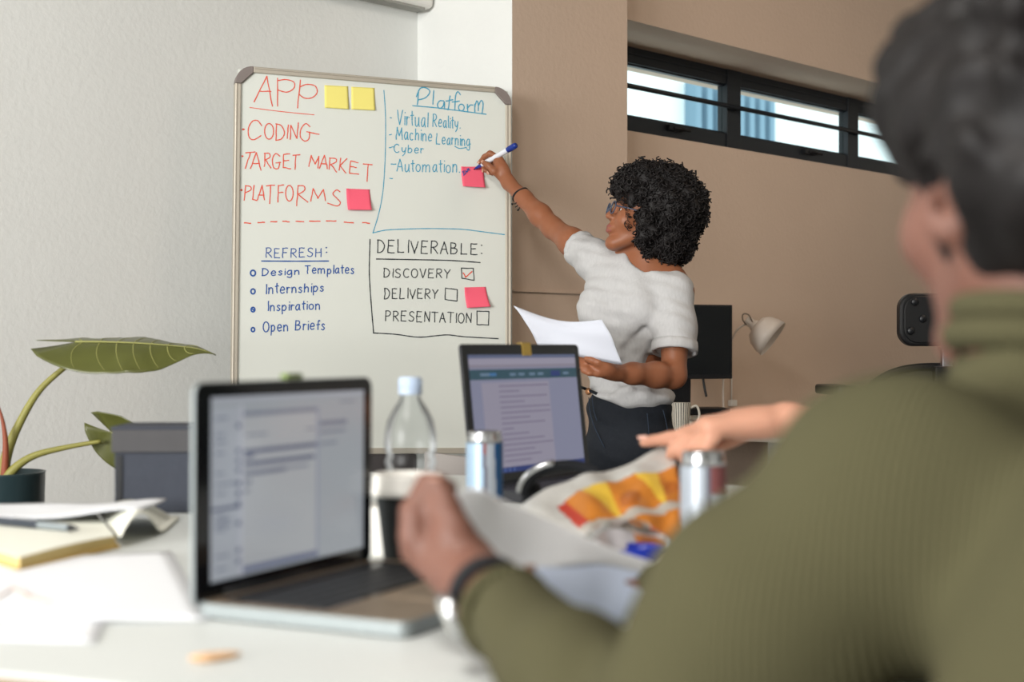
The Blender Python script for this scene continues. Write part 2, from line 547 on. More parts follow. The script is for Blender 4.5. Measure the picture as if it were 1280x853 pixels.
# ------------------------------------------------------------------ whiteboard on its stand
bR = Matrix.Rotation(.328, 3, 'Z') @ Matrix.Rotation(-.063, 3, 'X') @ Matrix.Rotation(.021, 3, 'Y')
bO = Vector((-.856, 4.317, CAMZ - .324))
BW, BH = .90, 1.20
bM = Matrix.Translation(bO) @ bR.to_4x4()
board = bpy.data.objects.new('whiteboard', None); COL.objects.link(board)
board.matrix_world = bM
board.location = bO; board.rotation_euler = bR.to_euler()
tag(board, 'tall whiteboard covered in coloured marker notes in front of the pale wall', 'whiteboard')
fwd_n = bR @ Vector((0, -1, 0))
def bpt(px, py, lift=0.0):      # a point of the photograph on the board's writing plane, in board coordinates
    d = P(px, py, 1.0) - Vector((0, 0, CAMZ))
    o = Vector((0, 0, CAMZ))
    t = (bO - o).dot(fwd_n) / d.dot(fwd_n)
    w = bR.transposed() @ (o + d*t - bO)
    return Vector((w.x, -lift, w.z))
MB().box(.010, BW-.010, 0.0, .016, .010, BH-.010).build('panel', M['board'], board)
fm = MB()
fw, cr = .019, .056
def prof_bar(x0, x1, z0, z1):
    fm.box(x0, x1, -.008, .022, z0, z1)
prof_bar(cr, BW-cr, BH-fw, BH); prof_bar(cr, BW-cr, 0, fw)
prof_bar(0, fw, cr, BH-cr); prof_bar(BW-fw, BW, cr, BH-cr)
# raised lip of the profile
fm.box(cr, BW-cr, -.0105, 0, BH-.008, BH-.001); fm.box(0.001, .008, -.0105, 0, cr, BH-cr); fm.box(BW-.008, BW-.001, -.0105, 0, cr, BH-cr)
fm.build('frame', M['alu'], board, bevel=.0025)
for cx, cz, sx, sz in ((0,0,1,1),(BW,0,-1,1),(0,BH,1,-1),(BW,BH,-1,-1)):
    c = MB(); pts = []
    for k in range(9):
        t = math.radians(90*k/8)
        pts.append((cx + sx*(cr - cr*math.cos(t)), cz + sz*(cr - cr*math.sin(t))))
    pts += [(cx + sx*cr, cz + sz*fw), (cx + sx*fw, cz + sz*cr)]
    n = len(pts)
    vs = [(x, -.011, z) for x, z in pts] + [(x, .024, z) for x, z in pts]
    fs = [tuple(range(n)), tuple(range(2*n-1, n-1, -1))] + [(i, n+i, n+(i+1) % n, (i+1) % n) for i in range(n)]
    if sx*sz < 0: fs = [f[::-1] for f in fs]
    c.add(vs, fs).build('corner_cap', M['corner'], board, bevel=.002)
# stand: two posts behind the board, feet with castors (world upright)
st = MB()
Minv = bM.inverted()
def wl(v): return Minv @ Vector(v)
for x in (.07, BW-.07):
    top = bM @ Vector((x, .045, BH*.62)); base = Vector((top.x, top.y, .06))
    st.tube([wl(base), wl(top)], .016, 10)
    f = Vector((math.sin(.328), -math.cos(.328), 0))*.28
    st.tube([wl(base+f), wl(base-f)], .016, 10)
    st.tube([wl(top), Vector((x, .016, BH*.62))], .010, 8)
b0, b1 = bM @ Vector((.07, .045, .5)), bM @ Vector((BW-.07, .045, .5))
b0.z = b1.z = .25
st.tube([wl(b0), wl(b1)], .012, 10)
st.build('stand', M['steel'], board)
for x in (.07, BW-.07):
    top = bM @ Vector((x, .045, BH*.62))
    f = Vector((math.sin(.328), -math.cos(.328), 0))*.27
    for s in (-1, 1):
        q = Vector((top.x, top.y, .027)) + f*s
        w = MB(); w.lathe([(.0,-.011),(.024,-.011),(.027,-.007),(.027,.007),(.024,.011),(0,.011)], 18,
                          M=Minv @ Matrix.Translation(q) @ Matrix.Rotation(math.pi/2, 4, 'X'))
        w.build('castor', M['black'], board)

# ---- handwriting: strokes as thin ink ribbons lying on the board
INK = {'red': mat('red_marker_ink', (226, 92, 72), 0.6), 'blue': mat('blue_marker_ink', (38, 84, 158), 0.6),
       'teal': mat('teal_marker_ink', (70, 158, 190), 0.6), 'black': mat('black_marker_ink', (44, 50, 54), 0.6)}
class Ink:
    def __init__(s, ox, oy, sc): s.ox, s.oy, s.sc, s.mb, s.n = ox, oy, sc, MB(), 0
    def px(s, p): return s.ox + p[0]/s.sc, s.oy + p[1]/s.sc
    def line(s, pts, w=1.25, smooth=True):
        s.n += 1
        q = [bpt(*s.px(p), lift=.0007 + .00002*(s.n % 9)) for p in pts]
        if smooth and len(q) > 2: q = curve(q, 7*(len(q)-1))
        elif len(q) == 2: q = [lerp(q[0], q[1], i/4) + Vector((random.gauss(0,.0005),0,random.gauss(0,.0005)))*(0 < i < 4) for i in range(5)]
        hw = w*4.45/F*.5
        vs, m = [], len(q)
        for i in range(m):
            t = q[min(i+1,m-1)] - q[max(i-1,0)]
            if t.length < 1e-7: t = Vector((1,0,0))
            t.normalize()
            ww = hw*(1 + .12*math.sin(i*1.7 + s.n))
            side = Vector((-t.z, 0, t.x))*ww
            ext = -t*hw*.6 if i == 0 else (t*hw*.6 if i == m-1 else Vector())
            vs += [q[i] + side + ext, q[i] - side + ext]
        s.mb.add(vs, [(2*i, 2*i+1, 2*i+3, 2*i+2) for i in range(m-1)])
        return s
    def circ(s, cx, cy, rx, ry, w=1.25, a0=80, n=10):
        return s.line([(cx+rx*math.cos(math.radians(a0+360*k/n)), cy-ry*math.sin(math.radians(a0+360*k/n))) for k in range(n+1)], w)
    def dot(s, x, y, r=3):
        return s.line([(x-r*.5, y), (x+r*.5, y)], 2*r/s.sc)
    def word(s, text, x0, x1, top0, base0, top1=None, base1=None, w=1.15):
        top1 = top0 if top1 is None else top1; base1 = base0 if base1 is None else base1
        W = {'I': .35, 'l': .3, 'i': .3, 'j': .4, 't': .6, 'f': .6, 'r': .6, 'm': 1.35, 'M': 1.25, ' ': .7, '.': .35, 's': .7, 'T': 1.0, 'J': .6}
        ws = [W.get(c, .85 if c.islower() else 1.0) for c in text]
        tot = sum(ws); x = 0
        for c, cw in zip(text, ws):
            if c != ' ':
                l, r = x/tot, (x + cw*.78)/tot
                jt, jb = random.uniform(-.05,.05), random.uniform(-.04,.04)
                sl = random.uniform(-.02, .1)
                for stx in GLYPH[c]:
                    pts = []
                    for gx, gy in stx:
                        u = l + (r-l)*gx
                        tp, bs = lerp(top0, top1, u), lerp(base0, base1, u)
                        hgt = bs - tp
                        pts.append((x0 + (x1-x0)*u + sl*gy*hgt*.5, bs - hgt*(gy*(1+jt) + jb)))
                    s.line(pts, w, smooth=len(stx) > 3 or c in 'ijlt')
            x += cw
        return s
    def flush(s, ink):
        s.mb.build('lettering', INK[ink], board); s.mb = MB(); return s
    def done(s, ink): return s.mb.build('lettering', INK[ink], board)

def arc(cx, cy, rx, ry, a0, a1, n=8):
    return [(cx + rx*math.cos(math.radians(lerp(a0,a1,i/n))), cy + ry*math.sin(math.radians(lerp(a0,a1,i/n)))) for i in range(n+1)]
X = .62
GLYPH = {
 'A': [[(0,0),(.48,1)],[(.48,1),(.95,0)],[(.18,.38),(.8,.38)]],
 'B': [[(.08,1),(.05,0)],[(.08,1),(.6,.95),(.7,.76),(.5,.56),(.1,.53)],[(.1,.53),(.75,.46),(.85,.25),(.6,.03),(.05,0)]],
 'C': [arc(.55,.5,.5,.52,50,310)],
 'D': [[(.08,1),(.05,0)],[(0,1),(.5,.95),(.9,.6),(.75,.2),(.4,.02),(0,0)]],
 'E': [[(.1,1),(.08,0)],[(.1,1),(.85,1)],[(.1,.54),(.7,.54)],[(.08,0),(.9,0)]],
 'F': [[(.1,1),(.08,0)],[(.1,1),(.85,1)],[(.1,.54),(.7,.54)]],
 'G': [arc(.5,.5,.48,.5,50,330),[(.55,.45),(.98,.42)],[(.92,.42),(.9,.1)]],
 'H': [[(.08,1),(.06,0)],[(.9,1),(.88,0)],[(.08,.52),(.9,.54)]],
 'I': [[(.5,1),(.5,0)]],
 'K': [[(.1,1),(.08,0)],[(.85,1),(.12,.45)],[(.2,.5),(.9,0)]],
 'L': [[(.1,1),(.08,0)],[(.08,0),(.85,.02)]],
 'M': [[(.02,0),(.15,1)],[(.15,1),(.5,.3)],[(.5,.3),(.85,1)],[(.85,1),(.98,0)]],
 'N': [[(.08,0),(.1,1)],[(.1,1),(.85,0)],[(.85,0),(.9,1)]],
 'O': [arc(.5,.5,.48,.5,90,450,12)],
 'P': [[(.1,1),(.08,0)],[(.05,1),(.6,1),(.88,.78),(.6,.52),(.1,.48)]],
 'R': [[(.1,1),(.08,0)],[(.05,1),(.6,1),(.85,.78),(.6,.55),(.1,.5)],[(.3,.5),(.92,0)]],
 'S': [[(.85,.88),(.55,1),(.2,.88),(.2,.65),(.55,.5),(.85,.32),(.7,.05),(.35,0),(.05,.12)]],
 'T': [[(0,1),(1,1)],[(.5,1),(.48,0)]],
 'V': [[(.02,1),(.5,0)],[(.5,0),(.95,1)]],
 'Y': [[(.02,1),(.48,.5)],[(.95,1),(.45,.5),(.4,0)]],
 'a': [[(.8,X),(.4,X),(.08,.3),(.3,.02),(.65,.15),(.8,.5)],[(.8,X),(.8,.2),(.95,0)]],
 'b': [[(.12,1),(.1,0)],[(.1,.4),(.5,X),(.85,.35),(.55,.02),(.1,.05)]],
 'c': [arc(.5,.3,.42,.31,50,310)],
 'e': [[(.1,.32),(.85,.36),(.7,X),(.35,X),(.1,.3),(.35,.01),(.85,.08)]],
 'f': [[(.95,.95),(.7,1.02),(.5,.8),(.45,0)],[(.1,.55),(.9,.58)]],
 'g': [[(.8,X),(.4,X),(.08,.3),(.35,.04),(.75,.2),(.82,.55)],[(.84,X),(.85,-.2),(.5,-.38),(.1,-.25)]],
 'h': [[(.12,1),(.1,0)],[(.1,.35),(.45,X),(.8,.5),(.82,0)]],
 'i': [[(.5,X),(.48,.3),(.5,0)],[(.5,.86),(.54,.9)]],
 'j': [[(.6,X),(.6,-.2),(.1,-.35)],[(.6,.86),(.64,.9)]],
 'l': [[(.5,1.0),(.46,.4),(.5,0)]],
 'm': [[(.06,X),(.05,0)],[(.06,.4),(.28,X),(.45,.48),(.46,0)],[(.46,.4),(.7,X),(.9,.48),(.92,0)]],
 'n': [[(.1,X),(.1,0)],[(.1,.38),(.45,X),(.8,.48),(.84,0)]],
 'o': [arc(.5,.3,.42,.31,90,450,10)],
 'p': [[(.12,X),(.1,-.38)],[(.1,.4),(.5,X),(.85,.35),(.55,.02),(.1,.08)]],
 'r': [[(.15,X),(.15,0)],[(.15,.35),(.5,X),(.95,.55)]],
 's': [[(.8,.52),(.5,X),(.2,.5),(.45,.34),(.8,.18),(.5,0),(.1,.08)]],
 't': [[(.5,.98),(.47,.3),(.6,0)],[(.08,.66),(.95,.7)]],
 'u': [[(.1,X),(.12,.15),(.4,0),(.75,.2),(.85,X)],[(.85,X),(.85,.15),(.95,0)]],
 'y': [[(.1,X),(.15,.25),(.5,.1),(.8,.35)],[(.88,X),(.7,-.1),(.3,-.38)]],
 '.': [[(.3,.0),(.5,.03)]],
}
w = 1.35
k = Ink(280, 70, 4.265)
k.line([(160,245),(228,108)], w).line([(228,108),(258,268)], w).line([(190,188),(250,190)], w)
k.line([(285,118),(285,268)], w).line([(285,132),(330,126),(372,140),(372,172),(335,193),(287,182)], w)
k.line([(407,128),(392,278)], w).line([(405,165),(440,152),(485,160),(496,195),(470,222),(430,225),(400,205)], w)
k.line([(137,275),(300,296),(480,314)], 1.0)
k.done('red')
k = Ink(280, 70, 4.265)
k.dot(103,392,5.5)
k.line([(200,372),(180,346),(152,348),(130,385),(133,432),(158,447),(197,425)], w)
k.circ(240,402,24,42, w)
k.line([(280,362),(276,450)], w).line([(275,362),(305,372),(322,410),(306,442),(276,450)], w)
k.line([(343,368),(337,440)], w).line([(352,445),(356,370)], w).line([(356,370),(388,440)], w).line([(388,440),(396,356)], w)
k.line([(458,378),(435,361),(410,390),(407,432),(430,454),(452,442),(456,405)], w).line([(440,404),(507,418)], w)
k.flush('red')
k.dot(98,535,4.5)
for a in ([(115,517),(165,512)],[(140,515),(113,600)],[(140,600),(172,515)],[(172,515),(197,610)],[(150,572),(190,575)],
          [(218,520),(214,590)],[(214,520),(240,520),(244,540),(217,556)],[(222,555),(250,598)],
          [(298,535),(275,521),(258,550),(264,595),(288,600),(297,570)],[(276,570),(302,568)],
          [(318,525),(315,595)],[(318,525),(350,522)],[(317,560),(345,557)],[(315,595),(355,602)],[(367,530),(405,527)],[(383,530),(378,605)],
          [(452,590),(465,530)],[(465,530),(485,577)],[(485,577),(505,535)],[(505,535),(500,598)],
          [(508,600),(535,530)],[(535,530),(550,602)],[(515,575),(545,577)],
          [(565,545),(560,605)],[(561,545),(595,548),(596,566),(562,582)],[(570,580),(600,620)],
          [(622,545),(613,610)],[(655,548),(618,585)],[(618,585),(650,625)],
          [(675,560),(668,625)],[(675,560),(715,570)],[(672,590),(705,596)],[(668,625),(718,631)],[(742,576),(790,580)],[(768,580),(762,670)]):
    k.line(a, w)
k.flush('red')
k.dot(92,715,5.5)
for a in ([(115,692),(107,770)],[(113,692),(140,697),(142,715),(112,730)],[(160,690),(152,765)],[(152,765),(175,771)],
          [(178,768),(203,690)],[(203,690),(215,768)],[(183,742),(213,742)],[(225,693),(270,690)],[(248,692),(243,788)],
          [(290,690),(287,780)],[(288,692),(318,688)],[(288,730),(315,728)],[(395,692),(387,800)],[(393,692),(425,694),(428,717),(392,740)],[(400,742),(447,780)],
          [(462,775),(475,708)],[(475,708),(500,760)],[(500,760),(530,712)],[(530,712),(540,772)],
          [(618,725),(600,715),(580,735),(600,758),(620,782),(602,800),(552,785)]):
    k.line(a, w)
k.circ(348,732,20,42, w)
k.done('red')
k = Ink(280, 270, 4.265)
for a, b in (((108,37),(142,40)),((180,36),(216,35)),((248,31),(282,31)),((312,29),(348,32)),((383,29),(425,31)),((455,28),(512,29)),((545,27),(597,27)),((640,33),(690,37)),((738,36),(776,40))):
    k.line([a, b], 1.5)
k.done('red')
k = Ink(280, 270, 4.265)
k.word('REFRESH', 222, 530, 174, 224, 170, 216, 1.2).dot(545,170,3.5).dot(546,195,3.5).line([(200,241),(380,242),(557,241)], 1.6).flush('blue')
k.circ(154, 305, 13, 15, 1.9).word('Design', 202, 412, 282, 320, 276, 312, 1.4).word('Templates', 432, 700, 266, 308, 262, 308, 1.4).flush('blue')
k.circ(154, 403, 11, 13, 1.9).word('Internships', 220, 540, 362, 415, 358, 402, 1.4).flush('blue')
k.circ(154, 500, 10, 12, 1.9).line([(150,497),(158,503)], 1.8).word('Inspiration', 230, 520, 457, 507, 452, 498, 1.4).flush('blue')
k.circ(154, 607, 9, 11, 1.9).word('Open', 208, 350, 562, 618, 562, 612, 1.4).word('Briefs', 378, 545, 560, 610, 556, 606, 1.4)
k.done('blue')
k = Ink(450, 270, 4.265)
k.word('DELIVERABLE', 92, 640, 125, 193, 150, 208, 1.4).dot(648,157,3.5).dot(648,200,3.5)
k.line([(87,230),(260,233),(480,238),(640,249)], 1.5).flush('black')
k.word('DISCOVERY', 126, 492, 282, 328, 285, 332, 1.25).flush('black').word('DELIVERY', 128, 425, 386, 442, 392, 440, 1.25).flush('black').word('PRESENTATION', 133, 605, 507, 560, 520, 572, 1.25).flush('black')
for q in ([(540,278),(604,280),(608,343),(543,333)],[(455,385),(518,393),(517,455),(453,445)],[(623,508),(687,510),(685,583),(623,580)]):
    for i in range(4): k.line([q[i], q[(i+1) % 4]], 1.3)
    k.flush('black')
k.line([(53,125),(50,230),(50,330),(60,480),(72,625)], 1.4).line([(70,625),(92,627)], 1.4).line([(80,625),(190,632),(310,647),(400,640),(470,635),(560,645),(737,655)], 1.4)
k.done('black')
Ink(450, 270, 4.265).line([(550,305),(562,327)], 1.5).line([(562,327),(597,297)], 1.5).done('red')
k = Ink(450, 70, 4.265)
k.line([(127,183),(135,300),(136,420),(133,560),(122,720),(100,840),(68,946)], 1.1).line([(68,944),(130,930),(200,925),(330,921),(480,922),(560,926),(670,940),(770,953)], 1.2).flush('teal')
w = 1.5
k.line([(312,185),(305,260)], w).line([(300,218),(320,174),(350,170),(372,190),(350,222),(312,234)], w).line([(393,185),(388,258)], w)
k.line([(446,240),(424,240),(412,262),(424,280),(442,268),(449,244),(450,284)], w).line([(480,213),(468,288)], w).line([(458,241),(495,234)], w)
k.line([(535,207),(521,191),(509,215),(505,290)], w).line([(490,246),(530,240)], w).circ(540,275,15,18, w)
k.line([(572,257),(574,300)], w).line([(573,278),(588,262),(602,262)], w)
k.line([(612,300),(611,258)], w).line([(611,270),(622,240),(630,258),(630,292)], w).line([(630,268),(645,238),(656,256),(650,308)], w)
k.line([(280,265),(400,276),(480,286),(672,311)], 1.4).flush('teal')
w = 1.25
k.word('Virtual', 196, 368, 292, 366, 300, 378, w).word('Reality.', 386, 540, 312, 378, 330, 386, w).flush('teal')
k.word('Machine', 192, 390, 376, 442, 398, 456, w).word('Learning', 405, 592, 412, 468, 425, 480, w).line([(505,482),(530,493),(568,488)], w).dot(587,470,3).flush('teal')
k.word('Cyber', 180, 345, 470, 515, 478, 518, w).flush('teal').word('Automation.', 196, 540, 552, 615, 556, 622, w)
for a, b in (((160,330),(168,331)),((155,421),(168,418)),((155,489),(178,485)),((165,577),(192,577)),((158,653),(173,654))): k.line([a, b], w)
k.done('teal')

# ---- sticky notes
M['yellow'] = mat('yellow_note', (240, 228, 128), 0.8); M['pink'] = mat('pink_note', (244, 98, 122), 0.8)
def note(q, m, label, curl, group):
    """q: corners TL TR BR BL in the photograph"""
    c = [bpt(*p) for p in q]
    o = bpy.data.objects.new('sticky_note', None)
    mb = MB()
    def fn(u, v):
        p = lerp(lerp(c[0], c[1], u), lerp(c[3], c[2], u), v)
        lift = .0012 + curl*(v**2.2)*(.75 + .5*u) + (curl*.35*max(0, .25-u)**2*16*max(0, .35-v)*3 if curl > .006 else 0)
        return bM @ Vector((p.x, -lift, p.z))
    ctr = fn(.5, .5)
    mb.grid(fn, 10, 10)
    mb.v = [tuple(Vector(v) - ctr) for v in mb.v]
    ob = mb.build('sticky_note', m, loc=ctr, solid=.0006)
    tag(ob, label, 'sticky note', group)
    return ob, c
note([(405.5,106.5),(435,108),(435.5,137),(405.5,135)], M['yellow'], 'left of two yellow sticky notes beside the red word APP', .004, 'yellow sticky notes')
note([(439,108.5),(468,110),(468.5,138.5),(439,137)], M['yellow'], 'right of two yellow sticky notes, next to the blue divider line', .004, 'yellow sticky notes')
note([(432.5,236),(462,237),(463.5,263.5),(434,263)], M['pink'], 'blank pink sticky note beside the red word PLATFORMS', .012, 'pink sticky notes')
pk, pc = note([(576,208.5),(604,208.5),(605,235.5),(577.5,233.5)], M['pink'], 'pink sticky note under the pen tip with small dark scribbles', .012, 'pink sticky notes')
note([(580,359.5),(607,358.8),(611,384),(582.5,385.5)], M['pink'], 'blank pink sticky note beside the DELIVERY checkbox', .014, 'pink sticky notes')
k = Ink(450, 70, 4.265)
for a in ([(545,618),(552,632),(550,640)],[(543,620),(553,612),(552,624),(560,628),(550,638)],[(562,630),(560,612)],[(560,612),(570,622)],[(561,622),(567,616)],
          [(571,618),(569,602)],[(569,602),(575,612)],[(575,612),(577,600)],[(577,600),(583,612)]): k.line(a, .9, False)
for i, v in enumerate(k.mb.v):
    k.mb.v[i] = tuple((bM @ Vector((v[0], v[1] - .0035, v[2]))) - pk.location)
k.mb.build('lettering', INK['blue'], pk)

# ------------------------------------------------------------------ people: helpers
def skin_mat(name, rgb, rough=0.5, var=.06):
    return mat(name, rgb, rough=rough, var=var, vscale=25, bump=.05, bscale=220, sss=.12, spec=.4)

class Head:
    """a head frame: origin in the middle of the skull; f forward, l to its own left, u up"""
    def __init__(s, c, f, u, sc=1.0):
        s.c = Vector(c); s.f = Vector(f).normalized(); s.u = Vector(u); s.u = (s.u - s.f*s.u.dot(s.f)).normalized()
        s.l = s.u.cross(s.f).normalized(); s.sc = sc
    def __call__(s, f, l, u): return s.c + (s.f*f + s.l*l + s.u*u)*s.sc
    def loc(s, V):                  # world points (n,3) to head coordinates
        A = np.array([s.f, s.l, s.u]); return (V - np.array(s.c)) @ A.T / s.sc
    def ax(s): return (s.f, s.l, s.u)

def add_head(B, H, nose=1.0, jaw=1.0, ears=True):
    k = H.sc; ax = H.ax()
    def E(f, l, u, r, kk=.015, op=1): B.ell(H(f, l, u), [x*k for x in r], ax, kk*k, op)
    def C(a, b, ra, rb, kk=.015, op=1): B.cone(H(*a), H(*b), ra*k, rb*k, kk*k, op)
    E(-.008, 0, .018, (.096, .074, .088))
    E(.036, 0, -.034, (.055, .060, .076), .025)
    for s in (-1, 1):
        C((-.005, .055*s, -.062), (.066, .016*s, -.110), .016*jaw, .018*jaw, .025)
        E(.060, .040*s, -.040, (.024, .024, .024), .025)
        E(.083, .030*s, .010, (.011, .026, .008), .012)
    E(.076, 0, -.112, (.018, .022, .017), .02)
    for s in (-1, 1): E(.097, .031*s, -.010, (.014, .017, .011), .012, -1)
    for s in (-1, 1):
        E(.0785, .031*s, -.001, (.012, .016, .0065), .006)
        E(.0775, .031*s, -.0185, (.011, .015, .005), .006)
    C((.087, 0, .004), (.103, 0, -.030), .0075*nose, .010*nose, .010)
    E(.104, 0, -.034, (.012*nose, .011*nose, .010*nose), .008)
    for s in (-1, 1): E(.095, .012*s, -.038, (.010, .008, .0075), .006)
    for s in (-1, 1): E(.100, .006*s, -.0445, (.004, .0035, .004), .003, -1)
    E(.086, 0, -.066, (.014, .026, .018), .012)
    E(.0945, 0, -.0645, (.0105, .021, .0062), .005)
    E(.0935, 0, -.0785, (.0105, .018, .0072), .005)
    C((.104, -.016, -.0712), (.104, .016, -.0712), .0022, .0022, .003, -1)
    if ears:
        for s in (-1, 1):
            B.ell(H(-.012, .079*s, -.022), [.019*k, .0075*k, .032*k], (H.f*.95 + H.u*.3, H.l + H.f*(-.45*s), H.u), .006*k)
            B.ell(H(-.008, .086*s, -.020), [.010*k, .006*k, .019*k], ax, .005*k, -1)
            B.ell(H(-.004, .077*s, -.046), [.009*k, .006*k, .010*k], ax, .006*k)

def paint_face(H):
    """0 skin, 1 lips"""
    def fn(C):
        q = H.loc(C); f, l, u = q.T
        up = (np.abs(l) < .0215) & (f > .088) & (np.abs(u + .0650) < .0062*(1 - (l/.024)**2) + .0005)
        lo = (np.abs(l) < .0185) & (f > .088) & (np.abs(u + .0782) < .0068*(1 - (l/.021)**2))
        return (up | lo).astype(int)
    return fn

def eyes(H, parent, iris):
    for s in (-1, 1):
        mb = MB(); n = 20
        prof = [(.0118*math.sin(math.pi*i/14), -.0118*math.cos(math.pi*i/14)) for i in range(15)]
        prof[0] = (0, prof[0][1]); prof[-1] = (0, prof[-1][1])
        c = H(.0745, .031*s, -.0098)
        R = Matrix((H.l, H.u, H.f)).transposed()
        mb.lathe([(r*H.sc, z*H.sc) for r, z in prof], n, M=Matrix.Translation(c) @ R.to_4x4())
        for q in range(len(mb.f)):
            if q // n >= 11: mb.mi[q] = 1
            if q // n >= 13: mb.mi[q] = 2
        ob = mb.build('eye', [mat('eye_white', (226, 220, 214), .2), iris, M['black']])
        adopt(ob, parent)

def adopt(o, parent):
    o.parent = parent
    o.matrix_parent_inverse = Matrix.LocRotScale(parent.location, parent.rotation_euler, parent.scale).inverted()
    return o

def split_build(mb, nv, name, m, parent, **kw):
    """one object for every run of nv vertices"""
    for s_ in range(0, len(mb.v), nv):
        q = MB()
        q.v = mb.v[s_:s_+nv]
        for f, sm_ in zip(mb.f, mb.sm):
            if s_ <= f[0] < s_+nv: q.f.append(tuple(i - s_ for i in f)); q.mi.append(0); q.sm.append(sm_)
        adopt(q.build(name, m, **kw), parent)

def finger(B, pts, r0, r1, k=.006):
    n = len(pts) - 1
    B.chain(pts, [lerp(r0, r1, i/n) for i in range(n+1)], k)

def nail(mb, tip, d, up, r):
    d = Vector(d).normalized(); up = Vector(up); up = (up - d*up.dot(d)).normalized(); w = d.cross(up)
    c = Vector(tip) + up*r*.80
    mb.grid(lambda u, v: c + d*r*(v*1.5-.5) + w*r*(u-.5)*1.35 + up*r*(.30*(1-(2*u-1)**2)), 4, 4)

# ------------------------------------------------------------------ the woman at the whiteboard
SKW = skin_mat('brown_skin', (146, 92, 64), .45)
LIPW = mat('lip', (138, 76, 66), .4)
woman = empty('person', (P(787, 545, 4.17).x, 4.17, 0), 0,
              'curly haired person in pale grey t-shirt writing on the whiteboard, holding papers', 'person')
FWD = Vector((-.53, -.85, 0)).normalized(); RGT = Vector((-.85, .53, 0)).normalized(); UP = Vector((0, 0, 1))
TAX = (RGT, FWD, UP)
YW = 4.15
RS, RE, RW = P(741, 322, 4.23), P(691, 285, 4.40), P(636, 229, 4.545)
LS, LE, LW = P(846, 366, 4.06), P(842, 470, 3.99), P(768, 466, 3.86)
NB = P(812, 338, 4.12)
th = math.radians(15)
HW = Head(P(805, 268.5, 4.11), Vector((-.985*math.cos(th), -.16*math.cos(th), math.sin(th))), Vector((.985*math.sin(th), .16*math.sin(th), math.cos(th))), .94)
B = Body(.0040, .02)
add_head(B, HW, ears=True)
B.cone(HW(-.026, 0, -.055), NB + Vector((.006, 0, -.03)), .044, .050, .02)
B.ell(NB + Vector((0, .01, -.05)), (.10, .06, .05), TAX, .04)
# torso and legs under the clothes
B.ell(P(789, 380, YW), (.135, .088, .16), TAX, .04)
B.ell(P(786, 455, YW), (.112, .078, .14), TAX, .05)
B.ell(P(788, 535, YW), (.115, .072, .10), TAX, .05)
HIPR, HIPL = P(767, 575, 4.20), P(810, 578, 4.14)
for hp, dx in ((HIPR, -.02), (HIPL, .03)):
    knee = Vector((hp.x + dx*.5, hp.y - .02, .47)); ank = Vector((hp.x + dx, hp.y + .03, .08))
    B.chain([hp, knee, ank], [.066, .045, .033], .03)
    B.cone(ank + Vector((0, 0, -.03)), ank + FWD*.13 + Vector((0, 0, -.045)), .03, .022, .02)
# raised right arm
B.cone(NB + Vector((-.06, .03, -.03)), RS, .045, .042, .04)
B.chain([RS, lerp(RS, RE, .5), RE], [.041, .039, .032], .03)
B.chain([RE, lerp(RE, RW, .28), lerp(RE, RW, .65), RW], [.031, .0335, .026, .0195], .02)
# hanging left arm, elbow bent across the waist
B.cone(NB + Vector((.06, -.02, -.03)), LS, .045, .044, .04)
B.chain([LS, lerp(LS, LE, .4), LE], [.043, .043, .034], .03)
B.chain([LE, lerp(LE, LW, .3), lerp(LE, LW, .7), LW], [.034, .0345, .028, .0205], .02)
# right hand round the pen: palm, index over it, thumb under it, the rest curled below
YH = 4.575
def hp(x, y, dy=0.0): return P(x, y, YH + dy)
PEN_T, PEN_E = P(591.4, 212.4, 4.628), P(645.6, 181.3, 4.52)
B.cone(RW, hp(627, 213, -.012), .0205, .024, .02, flat=(.3, .9, .1), fac=.72)
B.chain([hp(629, 216, -.01), hp(624, 203, -.002)], [.022, .020], .015, flat=(.3, .9, .1), fac=.8)
B.cone(hp(631, 218, .01), hp(622, 206, .022), .018, .017, .015)
finger(B, [hp(624.5, 198, .002), hp(612.5, 191.8, .004), hp(605.5, 196.0, .014), hp(599.5, 203.2, .026)], .0105, .0075)
finger(B, [hp(626, 220, -.018), hp(617.5, 214.0, -.026), hp(610.5, 207.0, -.020), hp(604.2, 203.2, -.006)], .0135, .0085)
finger(B, [hp(622, 201, .018), hp(610, 201, .030), hp(604.5, 207, .036), hp(604.8, 213, .026)], .0105, .0078)
finger(B, [hp(622.5, 206, .024), hp(612, 207, .036), hp(608, 211, .034), hp(610.5, 215.5, .022)], .0102, .0076)
finger(B, [hp(624, 212, .026), hp(616, 212, .036), hp(613, 215, .034), hp(615.5, 217.5, .022)], .0092, .0070)
# left hand under the papers
YL = 3.835
def lp(x, y, dy=0.0): return P(x, y, YL + dy)
B.cone(LW, lp(752, 462, 0), .0215, .024, .02, flat=(.2, .5, .8), fac=.75)
B.cone(lp(757, 463, 0), lp(747, 460, .005), .025, .021, .02, flat=(.2, .5, .8), fac=.7)
for i, (x0, y0, x1, y1, x2, y2, dy) in enumerate(((746, 454.5, 733, 450.5, 722, 448.5, .014), (745, 459, 732, 456, 721, 453.5, .004), (745, 463.5, 733, 461.5, 723, 459, -.006), (747, 468, 737, 467, 729, 464.5, -.014))):
    finger(B, [lp(x0+5, y0+1, dy*.6), lp(x0, y0, dy), lp(x1, y1, dy-.004), lp(x2, y2, dy+.004)], .0105-.0007*i, .0078-.0004*i)
finger(B, [lp(757, 458, -.012), lp(748, 453.5, -.020), lp(740, 450.5, -.018), lp(733, 448.5, -.012)], .0125, .0085)
wb, VW, QW = B.mesh('body', [SKW, LIPW], woman, paint=paint_face(HW))
nm = MB()
nail(nm, hp(599.5, 203.2, .026), P(599.5,203.2,1)-P(605.5,196,1), (-.6,-.8,.2), .0070)
